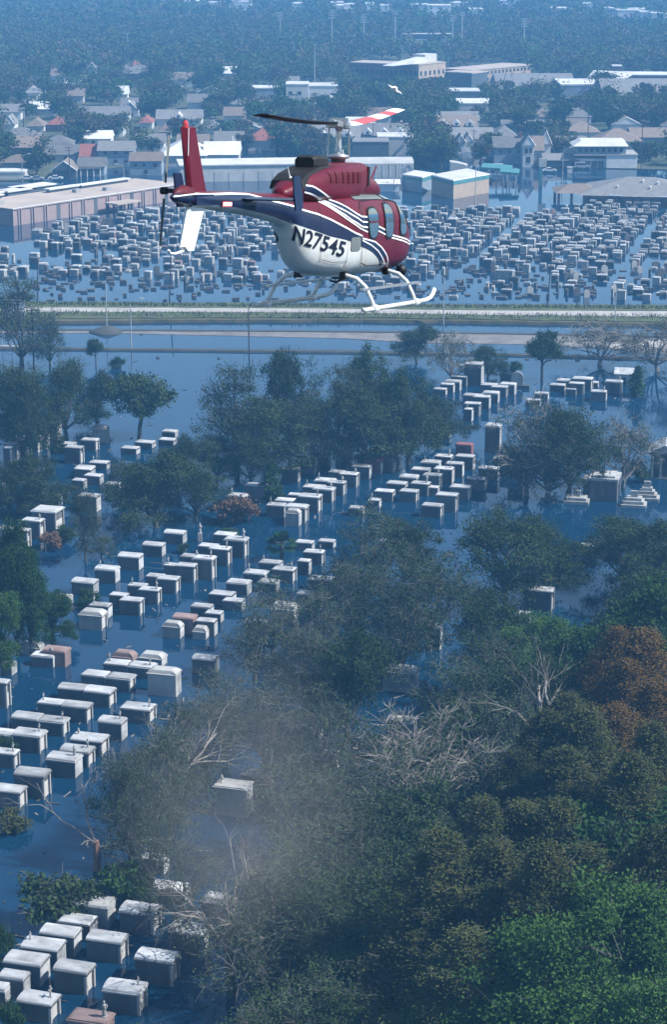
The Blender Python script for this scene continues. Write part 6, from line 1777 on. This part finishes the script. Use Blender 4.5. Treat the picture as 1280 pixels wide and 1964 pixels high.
for sd in (-1, 1):
    for q in WIN:
        w_ = patch('window', q, M['h_glass'], body, .020, sd)
        patch('seal', q, M['h_black'], w_, .013, sd, grow=1.14)
    # door seams
    for P in ([(-.45, 1.86), (-.6, 1.75), (-.62, 1.3), (-.55, .95), (-.45, .80), (-.1, .74), (.9, .73)], [(.98, 1.9), (1.1, 1.63), (1.22, 1.23), (1.30, .95), (1.32, .72)], [(-.45, 1.87), (.4, 1.9), (1.2, 1.88), (1.75, 1.84)], [(1.75, 1.84), (2.05, 1.5), (2.14, 1.2), (2.05, .8), (1.32, .72)]):
        pin(P, .014, 'door_seam', M['h_black'], body, .011, (sd,))
# sliding frame in the rear window, grey service panel
b = MB(); b.box(-.28, .2, -.688, -.668, 1.50, 1.525); b.build('window_bar', M['h_red'], body)
patch('service_panel', [(-1.02, 1.02), (-.66, 1.03), (-.66, 1.26), (-1.04, 1.26)], M['h_grey'], body, .012, -1, 8)
# windshield and roof windows: patches of the nose given by angle
def skin(name, xs, t0, t1, m, parent, off=.012, n=16, A=FA):
    b = MB(); g = []
    for x, (a0, a1) in zip(xs, [(t0(x) if callable(t0) else t0, t1(x) if callable(t1) else t1) for x in xs]):
        w, zb, zt, pn = hpar(A, x)
        zc, h = (zb + zt) / 2, (zt - zb) / 2
        row = []
        for t in lin(a0, a1, n):
            c, s = math.cos(t), math.sin(t)
            row.append((x + off * .5, (w + off) * math.copysign(abs(c) ** (2 / pn), c), zc + (h + off) * math.copysign(abs(s) ** (2 / pn), s)))
        g.append(row)
    b.add([p for r in g for p in r], [(i * n + j, i * n + j + 1, (i + 1) * n + j + 1, (i + 1) * n + j) for i in range(len(g) - 1) for j in range(n - 1)])
    return b.build(name, m, parent, True)
for s in (-1, 1):
    f0 = (lambda x: R(22 + 18 * max(0, (2.5 - x)))) if s < 0 else (lambda x: R(93))
    f1 = (lambda x: R(87)) if s < 0 else (lambda x: R(158 - 18 * max(0, (2.5 - x))))
    # angle 0 is +y (left), 180 is the right side
    skin('windshield', lin(1.95, 2.98, 14), f0, f1, M['h_glass'], body, .014)
for s in (0, 1):
    skin('roof_window', lin(1.0, 1.85, 8), R(52 if s == 0 else 96), R(84 if s == 0 else 128), M['h_glass'], body, .012, 8)
    skin('roof_walkway', lin(-.6, .9, 8), R(58 if s == 0 else 98), R(82 if s == 0 else 130), M['h_grey'], body, .010, 8)
# panel joints of the hull
for P in ([(-1.12, 1.9), (-1.14, 1.4), (-1.12, 1.0), (-1.05, .7)], [(-1.9, 1.9), (-1.95, 1.5), (-1.93, 1.1), (-1.85, .85)], [(-1.05, .85), (-1.5, .84), (-1.85, .9)], [(-3.3, 1.95), (-3.3, 1.6)], [(-4.4, 1.97), (-4.4, 1.7)], [(-5.5, 1.99), (-5.5, 1.76)], [(-6.0, 1.9), (-5, 1.875), (-4, 1.83), (-3, 1.74)]):
    pin(P, .008, 'panel_joint', M['h_soot'], body, .013)
# engine cowling, transmission fairing, exhaust
COWL = np.array([(-2.95, .10, 1.90, 2.05, 2), (-2.6, .25, 1.88, 2.20, 2.3), (-2.2, .36, 1.86, 2.34, 2.6), (-1.6, .42, 1.84, 2.42, 3.4), (-.8, .46, 1.84, 2.50, 4.2), (-.1, .47, 1.90, 2.53, 4.5), (.22, .45, 2.05, 2.53, 5)])
cowl = fus_part('engine_cowling', COWL, .22, -2.95, 36, lambda x: -1, M['h_red'], M['h_red'], heli)
FAIR = np.array([(-.1, .40, 1.86, 2.36, 2.4), (.6, .41, 1.86, 2.34, 2.4), (1.0, .38, 1.86, 2.30, 2.3), (1.35, .31, 1.86, 2.21, 2.2), (1.6, .2, 1.88, 2.10, 2.1), (1.72, .06, 1.9, 2.0, 2)])
fairing = fus_part('transmission_fairing', FAIR, 1.72, -.1, 24, lambda x: -1, M['h_red'], M['h_red'], heli)
for sd in (-1, 1):
    b = MB()
    b.box(.2, .30, sd * .40 - .06, sd * .40 + .06, 2.12, 2.46); b.build('air_intake', M['h_black'], cowl)
    for i in range(6):
        x = -1.62 + i * .24 + (.05 if i > 1 else 0)
        b = MB(); n_ = 4
        for k in range(n_):
            z0, z1 = 2.17 + .05 * k, 2.17 + .05 * (k + 1) - .008
            y0, y1 = [surf_y(x, z, COWL) + .014 for z in (z0, z1)]
            ya, yb_ = [surf_y(x + .17, z, COWL) + .014 for z in (z0, z1)]
            b.add([(x, sd * y0, z0), (x + .17, sd * ya, z0), (x + .17, sd * yb_, z1), (x, sd * y1, z1), (x, sd * (y0 - .06), z0), (x + .17, sd * (ya - .06), z0), (x + .17, sd * (yb_ - .06), z1), (x, sd * (y1 - .06), z1)],
                  [(0, 1, 2, 3), (4, 5, 1, 0), (5, 6, 2, 1), (6, 7, 3, 2), (7, 4, 0, 3)])
        b.build('grille', M['h_vent'], cowl)
# navy sweep with white edges on the cowling
CU = [(-2.55, 2.14), (-2.3, 2.12), (-2.0, 2.04), (-1.75, 1.97), (-1.6, 1.93)]
CL = [(-2.5, 2.02), (-2.3, 1.99), (-2.1, 1.95), (-1.9, 1.91), (-1.8, 1.89)]
ribbon(CU, CL, 'stripe', M['h_navy'], cowl, .012, 24, A=COWL)
pin(CU, .026, 'pinstripe', M['h_pin'], cowl, .016, A=COWL); pin(CL, .026, 'pinstripe', M['h_pin'], cowl, .016, A=COWL)
b = MB()
b.loft([[(x, y * w, z0 + h * zz) for (y, zz) in ((-1, .25), (-.8, 0), (.8, 0), (1, .25), (1, .75), (.75, 1), (-.75, 1), (-1, .75))] for x, w, z0, h in ((-1.02, .15, 2.44, .14), (-1.12, .19, 2.42, .20), (-1.62, .20, 2.40, .23), (-1.78, .17, 2.42, .17))])
ex = b.build('exhaust_stack', M['h_soot'], heli)
b = MB(); b.loft([[(x, y, z) for (y, z) in ((-.30, zb), (.30, zb), (.26, zt), (-.26, zt))] for x, zb, zt in ((-1.0, 2.36, 2.47), (-1.7, 2.30, 2.44), (-2.3, 2.16, 2.32), (-2.6, 2.06, 2.2))]); b.build('heat_shield', M['h_soot'], ex)
# tail: gearbox fairing, tail cone, fins
b = MB()
b.loft([[(x, w * math.cos(t), z + h * math.sin(t)) for t in [2 * math.pi * k / 16 for k in range(16)]] for x, w, z, h in ((-6.55, .131, 1.93, .131), (-6.8, .12, 1.94, .115), (-7.05, .08, 1.945, .075), (-7.22, .02, 1.95, .02))])
cone = b.build('tail_cone', M['h_navy'], heli, True)
b = MB(); b.loft([[(x, w * math.cos(t), 1.99 + h * max(-.2, math.sin(t))) for t in [2 * math.pi * k / 14 for k in range(14)]] for x, w, h in ((-6.48, .06, .03), (-6.56, .11, .11), (-6.8, .115, .135), (-7.0, .07, .09), (-7.12, .02, .02))])
b.build('gearbox_fairing', M['h_vent'], cone, True)
b = MB(); b.tube([(-6.6, -.133, 1.995), (-6.85, -.12, 1.985), (-7.1, -.07, 1.965), (-7.2, -.03, 1.955)], .012, 6); b.build('pinstripe', M['h_pin'], cone)
def fin(pts, th, name, m, parent):
    """plate with a thin rounded section: polygon in x-z"""
    b = MB()
    cx = sum(p[0] for p in pts) / len(pts); cz = sum(p[1] for p in pts) / len(pts)
    n = len(pts)
    vs_ = [(p[0], 0, p[1]) for p in pts]
    for s in (-1, 1): vs_ += [(cx + (p[0] - cx) * .78, s * th, cz + (p[1] - cz) * .97) for p in pts]
    fs_ = [tuple(n + i for i in range(n)), tuple(2 * n + i for i in range(n - 1, -1, -1))]
    for i in range(n):
        j = (i + 1) % n
        fs_ += [(i, j, n + j, n + i), (j, i, 2 * n + i, 2 * n + j)]
    b.add(vs_, fs_)
    return b.build(name, m, parent)
FO = -.02
vf = fin([(-6.60, 2.0), (-5.93, 2.0), (-6.02, 2.12), (-6.52, 2.98), (-6.90, 2.96)], .055, 'vertical_fin', M['h_red'], heli)
b = MB(); b.tube([(-6.73, 0, 2.93), (-6.73, 0, 3.02), (-6.73, 0, 3.06)], [.045, .045, .02], 8); b.build('beacon', M['h_lred'], vf)
b = MB(); b.box(-6.75, -6.735, -.060, -.052, 2.55, 2.95); b.build('antenna_wire', M['h_pin'], vf)
vl = fin([(-6.60, 1.83), (-6.87, 1.22), (-6.72, 1.15), (-6.45, 1.15), (-5.95, 1.83)], .05, 'lower_fin', M['h_white'], heli)
b = MB(); b.box(-6.60, -5.94, -.136, .136, 1.83, 1.99); b.build('fin_root', M['h_navy'], vl)
b = MB(); b.tube([(-6.70, 0, 1.17), (-7.05, 0, 1.13), (-7.22, 0, 1.14), (-7.28, 0, 1.19)], .018, 6); b.build('tail_skid', M['h_pin'], vl)
# stabiliser with end plates
b = MB()
for s in (-1, 1):
    b.loft([[(x + .0, s * y, 1.92 + z) for x, z in ((-4.92, 0), (-4.75, .025), (-4.5, .03), (-4.42, 0), (-4.5, -.03), (-4.75, -.025))] for y in (.16, .985)])
stab = b.build('stabiliser', M['h_navy'], heli)
for s in (-1, 1):
    b = MB()
    y0, y1 = s * .985, s * 1.01
    poly = [(-4.90, 2.29), (-4.62, 2.29), (-4.47, 2.0), (-4.46, 1.80), (-4.52, 1.76), (-4.76, 1.76), (-4.84, 2.0)]
    b.prism(poly, 'y', min(y0, y1), max(y0, y1)); b.build('end_plate', M['h_navy'], stab)
b = MB(); b.box(-5.70, -5.32, -.175, -.158, 1.80, 1.885); pl = b.build('warning_plate', M['h_lred'], tail_boom)
b = MB(); b.box(-5.68, -5.34, -.179, -.174, 1.815, 1.870); b.build('plate_field', M['h_pin'], pl)
# tail rotor on the left side
tr = empty('tail_rotor', (-6.42, .42, 2.03)); tr.parent = heli
b = MB(); b.tube([(0, -.38, 0), (0, .08, 0)], .035, 8); b.tube([(0, .0, 0), (0, .1, 0)], .055, 10); b.build('hub', M['h_soot'], tr)
for sgn in (1, -1):
    b = MB()
    ang = R(80)
    d = Vector((math.cos(ang), 0, math.sin(ang))) * sgn; c = Vector((-math.sin(ang), 0, math.cos(ang)))
    b.loft([[tuple(d * r + c * (u * .045) + Vector((0, .04 + v * .012, 0))) for u, v in ((-1, 0), (0, 1), (1, 0), (0, -1))] for r in (.12, .3, .82)])
    b.build('blade', M['h_grey'], tr)
# main rotor
mr_ = empty('main_rotor', (0, 0, 0)); mr_.parent = heli
b = MB(); b.lathe([(.12, 2.50), (.13, 2.58), (.20, 2.60), (.20, 2.65), (.07, 2.67), (.055, 2.72), (.05, 3.05), (.06, 3.1), (.11, 3.12), (.11, 3.2), (.05, 3.26), (.0, 3.27)], 14, (-.1, 0, 0)); b.build('mast', M['h_metal'], mr_, True)
PSI = R(8)
ud = Vector((math.cos(PSI), math.sin(PSI), 0)); uc = Vector((-math.sin(PSI), math.cos(PSI), 0))
hubc = Vector((-.1, 0, 3.18))
b = MB(); b.obox(hubc, ud, uc, (0, 0, 1), .55, .09, .045); b.obox(hubc + Vector((0, 0, .06)), uc, ud, (0, 0, 1), .16, .06, .05); b.tube([hubc + ud * .3, hubc + ud * .62], .07, 8); b.tube([hubc - ud * .3, hubc - ud * .62], .07, 8)
b.build('rotor_hub', M['h_metal'], mr_)
for s in (-1, 1):
    b = MB(); p0 = Vector((-.1, 0, 2.62)) + uc * s * .19 ; p1 = hubc + uc * s * .2 + ud * s * .12 + Vector((0, 0, -.04))
    b.tube([p0, p1], .016, 6); b.obox(p1, ud, uc, (0, 0, 1), .16, .03, .025); b.build('pitch_link', M['h_metal'], mr_)
for s, beta in ((1, R(3.6)), (-1, R(-1.2))):
    d = (ud * s * math.cos(beta) + Vector((0, 0, 1)) * math.sin(beta)).normalized()
    c = uc * s
    root = hubc + ud * s * .5
    bl = empty('blade'); bl.parent = mr_
    segs = [(0.0, 5.14, 'h_black')] if s < 0 else [(0.0, .9, 'h_white'), (.9, 2.5, 'h_lred'), (2.5, 3.5, 'h_pin'), (3.5, 4.3, 'h_lred'), (4.3, 5.14, 'h_pin')]
    for r0, r1, mk in segs:
        b = MB()
        for r_a, r_b in [(r0 + (r1 - r0) * k / (4 if s > 0 else 12), r0 + (r1 - r0) * (k + 1) / (4 if s > 0 else 12)) for k in range(4 if s > 0 else 12)]:
            P = []
            for r in (r_a, r_b):
                tw = R(9 - 1.6 * r); up = Vector((0, 0, 1))
                cc = c * math.cos(tw) + up * math.sin(tw); nn = cc.cross(d) * (1 if cc.cross(d).z > 0 else -1)
                ch = .165 if r > .5 else .10 + .13 * r
                sag = d * r + Vector((0, 0, .004 * r * r))
                P.append([root + sag + cc * (ch * u) + nn * (.022 * v) for u, v in ((1, 0), (.6, 1), (0, 1.1), (-1, .1), (-1, -.1), (0, -.9), (.6, -.9))])
            n0 = len(b.v)
            b.v += [tuple(p) for p in P[0] + P[1]]
            for k in range(7):
                b.f.append((n0 + k, n0 + (k + 1) % 7, n0 + 7 + (k + 1) % 7, n0 + 7 + k)); b.m.append(0 if k in (0, 1, 2) else 1)
            if r_b >= 5.1: b.f.append(tuple(n0 + 7 + k for k in range(7))); b.m.append(0)
        b.build('blade_section', [M[mk], M['h_black']], bl, True)
# landing gear
XF, XA = 1.45, -.85
gear = empty('landing_gear'); gear.parent = heli
for s in (-1, 1):
    b = MB(); x0 = -1.42
    b.tube([(x0 - .02, s * 1.0, .06), (x0 + .05, s * 1.0, .05), (XA, s * 1.0, .05), (0.5, s * 1.0, .05), (XF, s * 1.0, .05), (2.1, s * 1.0, .06), (2.4, s * .99, .09), (2.58, s * .98, .16), (2.68, s * .97, .23)], .042, 10)
    b.build('skid', M['h_belly'], gear, True)
    b = MB()
    for x in (XA, XF): b.tube([(x - .10, s * 1.0, .05), (x + .10, s * 1.0, .05)], .066, 10)
    b.build('skid_saddle', M['h_pin'], gear)
    b = MB(); b.box(-1.15, 2.05, s * .86 - .035, s * .86 + .035, .36, .40); b.build('step', M['h_metal'], gear)
for x in (XA, XF):
    b = MB(); P = []
    for y, z in ((-1.0, .06), (-.93, .22), (-.82, .42), (-.66, .55), (-.45, .60), (0, .60), (.45, .60), (.66, .55), (.82, .42), (.93, .22), (1.0, .06)): P.append((x, y, z))
    b.tube(P, [.036, .036, .038, .04, .04, .04, .04, .04, .038, .036, .036], 10); b.build('cross_tube', M['h_white'], gear, True)
    for s in (-1, 1):
        b = MB(); b.box(x - .08, x + .08, s * .42 - .05, s * .42 + .05, .53, .66); b.build('mount', M['h_black'], gear)
# belly fittings, lamps, aerials
b = MB(); b.lathe([(.0, -.11), (.08, -.08), (.115, 0), (.08, .08), (0, .11)], 12, (2.70, -.30, .56)); b.tube([(2.62, -.30, .60), (2.45, -.25, .72)], .02, 6); b.build('search_light', M['h_black'], heli, True)
b = MB(); b.box(.1, .5, -.14, .14, .48, .58); b.tube([(-.2, -.15, .50), (-.2, -.15, .6)], .06, 8); b.tube([(-.1, .1, .46), (.1, .05, .42), (.25, -.05, .5)], .02, 5); b.build('belly_fitting', M['h_soot'], heli)
b = MB(); b.add([(1.45, .0, 2.12), (1.62, 0, 2.10), (2.02, .0, 2.47), (1.98, 0, 2.50), (1.53, .03, 2.11), (1.53, -.03, 2.11)], [(0, 4, 3), (4, 2, 3), (4, 1, 2), (0, 3, 5), (5, 3, 2), (5, 2, 1)]); b.build('aerial', M['h_red'], heli)
b = MB(); b.tube([(.2, 0, 2.52), (.12, 0, 2.74)], [.016, .010], 5); b.build('aerial', M['h_pin'], heli)
b = MB(); b.tube([(-2.45, -.02, 2.20), (-2.6, -.02, 2.42)], [.016, .006], 5); b.lathe([(.05, 0), (.05, .04), (.01, .07)], 8, (-2.45, -.02, 2.2)); b.build('aerial', M['h_pin'], heli)
# registration lettering laid on the skin
fc = bpy.data.curves.new('registration', 'FONT')
fc.body = 'N27545'
fc.size = 1.0; fc.space_character = 1.02; fc.offset = .018; fc.shear = .0
fo = bpy.data.objects.new('registration', fc); COL.objects.link(fo)
dg = bpy.context.evaluated_depsgraph_get()
fm = bpy.data.meshes.new_from_object(fo.evaluated_get(dg))
bpy.data.objects.remove(fo)
bmx = bmesh.new(); bmx.from_mesh(fm)
bmesh.ops.triangulate(bmx, faces=bmx.faces[:])
for it in range(4):
    le = [e for e in bmx.edges if e.calc_length() > .07]
    if not le: break
    bmesh.ops.subdivide_edges(bmx, edges=le, cuts=1)
    bmesh.ops.triangulate(bmx, faces=bmx.faces[:])
xs_ = [v.co.x for v in bmx.verts]; ys_ = [v.co.y for v in bmx.verts]
ux0, ux1, uy0, uy1 = min(xs_), max(xs_), min(ys_), max(ys_)
def text_side(side):
    me = fm.copy()
    bb = bmx.copy()
    for v in bb.verts:
        u = (v.co.x - ux0) / (ux1 - ux0); t = (v.co.y - uy0) / (uy1 - uy0)
        uu = u if side < 0 else 1 - u
        ut = [0, .165, .26, .46, .62, .82, 1]; ub = [0, .164, .30, .45, .65, .84, 1]
        xt = float(np.interp(uu, ut, [-2.71, -2.47, -2.32, -2.02, -1.77, -1.47, -1.19])); zt = float(np.interp(uu, ut, [1.475, 1.43, 1.40, 1.35, 1.29, 1.235, 1.18]))
        xb = float(np.interp(uu, ub, [-2.57, -2.44, -2.29, -2.09, -1.81, -1.51, -1.27])); zb = float(np.interp(uu, ub, [1.22, 1.16, 1.12, 1.08, 1.03, .965, .92]))
        x = xb + (xt - xb) * t; z = zb + (zt - zb) * t
        v.co = (x, side * (surf_y(x, z) + .012), z)
    bb.to_mesh(me); bb.free()
    me.materials.clear(); me.materials.append(M['h_text'])
    o = obj('registration_number', me, body)
    return o
text_side(-1); text_side(1)
# white bird crossing in front of the school
bp_ = at(757, 173, 70.0)
bpd = ray(757, 173).normalized() * 75.0
bird = empty('bird', Vector((0, 0, CAM_H)) + bpd, 0, 'white bird gliding in the air in front of the long school', 'bird')
bird.rotation_euler = (0, R(32), R(-12))
b = MB()
b.loft([[(x, r * math.cos(t), r * .9 * math.sin(t) + z) for t in [2 * math.pi * k / 10 for k in range(10)]] for x, r, z in ((-.28, .015, .02), (-.2, .035, .012), (-.08, .07, 0), (.06, .075, -.005), (.15, .05, 0), (.19, .035, .015), (.235, .034, .02), (.265, .018, .018), (.31, .004, .01))])
M['bird'] = mat('white_plumage', (0.656, 0.656, 0.6396), .7, var=.1, scale=20)
b.build('body', M['bird'], bird, True)
for s in (-1, 1):
    b = MB(); b.add([(.07, s * .05, .03), (-.07, s * .05, .03), (.04, s * .12, .10), (-.07, s * .12, .10), (-.06, s * .24, .08), (-.12, s * .24, .07), (.0, s * .09, .07)], [(0, 6, 1), (0, 2, 6), (6, 3, 1), (2, 3, 6), (2, 4, 5), (2, 5, 3)])
    b.build('wing', M['bird'], bird, True)

# ================================================================ HAZE
hm = bpy.data.materials.new('haze_air')
hm.use_nodes = True
nt = hm.node_tree
nt.nodes.clear()
ho = nt.nodes.new('ShaderNodeOutputMaterial')
pv = nt.nodes.new('ShaderNodeVolumePrincipled')
pv.inputs['Color'].default_value = (0.19, 0.54, 1.0, 1)
pv.inputs["Density"].default_value = 0.00035
pv.inputs['Anisotropy'].default_value = 0.0
nt.links.new(pv.outputs[0], ho.inputs['Volume'])
b = MB()
b.box(-7100, 7100, -400, 14100, -2.0, 100)
tag(b.build('haze', hm), 'thin blue haze lying over the flooded city', 'haze', kind='stuff')

# ================================================================ BROWN VEIL
sm = bpy.data.materials.new('brown_veil')
sm.use_nodes = True
nt = sm.node_tree
nt.nodes.clear()
so = nt.nodes.new('ShaderNodeOutputMaterial')
sv = nt.nodes.new('ShaderNodeVolumePrincipled')
sv.inputs['Color'].default_value = (0.92, 0.85, 0.74, 1)
stc = nt.nodes.new('ShaderNodeTexCoord')
ln = nt.nodes.new('ShaderNodeVectorMath'); ln.operation = 'LENGTH'
nt.links.new(stc.outputs['Object'], ln.inputs[0])
fo_ = nt.nodes.new('ShaderNodeMapRange'); fo_.interpolation_type = 'SMOOTHSTEP'
fo_.inputs[1].default_value = 1.0; fo_.inputs[2].default_value = 0.05; fo_.inputs[3].default_value = 0.0; fo_.inputs[4].default_value = 1.0
nt.links.new(ln.outputs['Value'], fo_.inputs[0])
sn = nt.nodes.new('ShaderNodeTexNoise'); sn.inputs['Scale'].default_value = 1.6; sn.inputs['Detail'].default_value = 2.0
nt.links.new(stc.outputs['Object'], sn.inputs['Vector'])
sr_ = nt.nodes.new('ShaderNodeMapRange'); sr_.inputs[1].default_value = .3; sr_.inputs[2].default_value = .75
nt.links.new(sn.outputs['Fac'], sr_.inputs[0])
s1 = nt.nodes.new('ShaderNodeMath'); s1.operation = 'MULTIPLY'
nt.links.new(fo_.outputs[0], s1.inputs[0]); nt.links.new(sr_.outputs[0], s1.inputs[1])
s2 = nt.nodes.new('ShaderNodeMath'); s2.operation = 'MULTIPLY'; s2.inputs[1].default_value = 0.015
nt.links.new(s1.outputs[0], s2.inputs[0]); nt.links.new(s2.outputs[0], sv.inputs['Density'])
nt.links.new(sv.outputs[0], so.inputs['Volume'])
def veil(px, py, z, sx, sy, sz, label):  # pale brown volume that veils the trees behind it
    b = MB()
    rings = []
    for i in range(9):
        ph = math.pi * i / 8
        rings.append([(max(.02, math.sin(ph)) * math.cos(t), max(.02, math.sin(ph)) * math.sin(t), -math.cos(ph)) for t in [2 * math.pi * k / 16 for k in range(16)]])
    b.loft(rings)
    o = b.build('veil', sm)
    o.location = at(px, py, z); o.scale = (sx, sy, sz)
    return tag(o, label, 'veil', kind='stuff')
veil(470, 1560, 18, 12, 16, 16, 'pale brown veil hanging over the thinned trees')
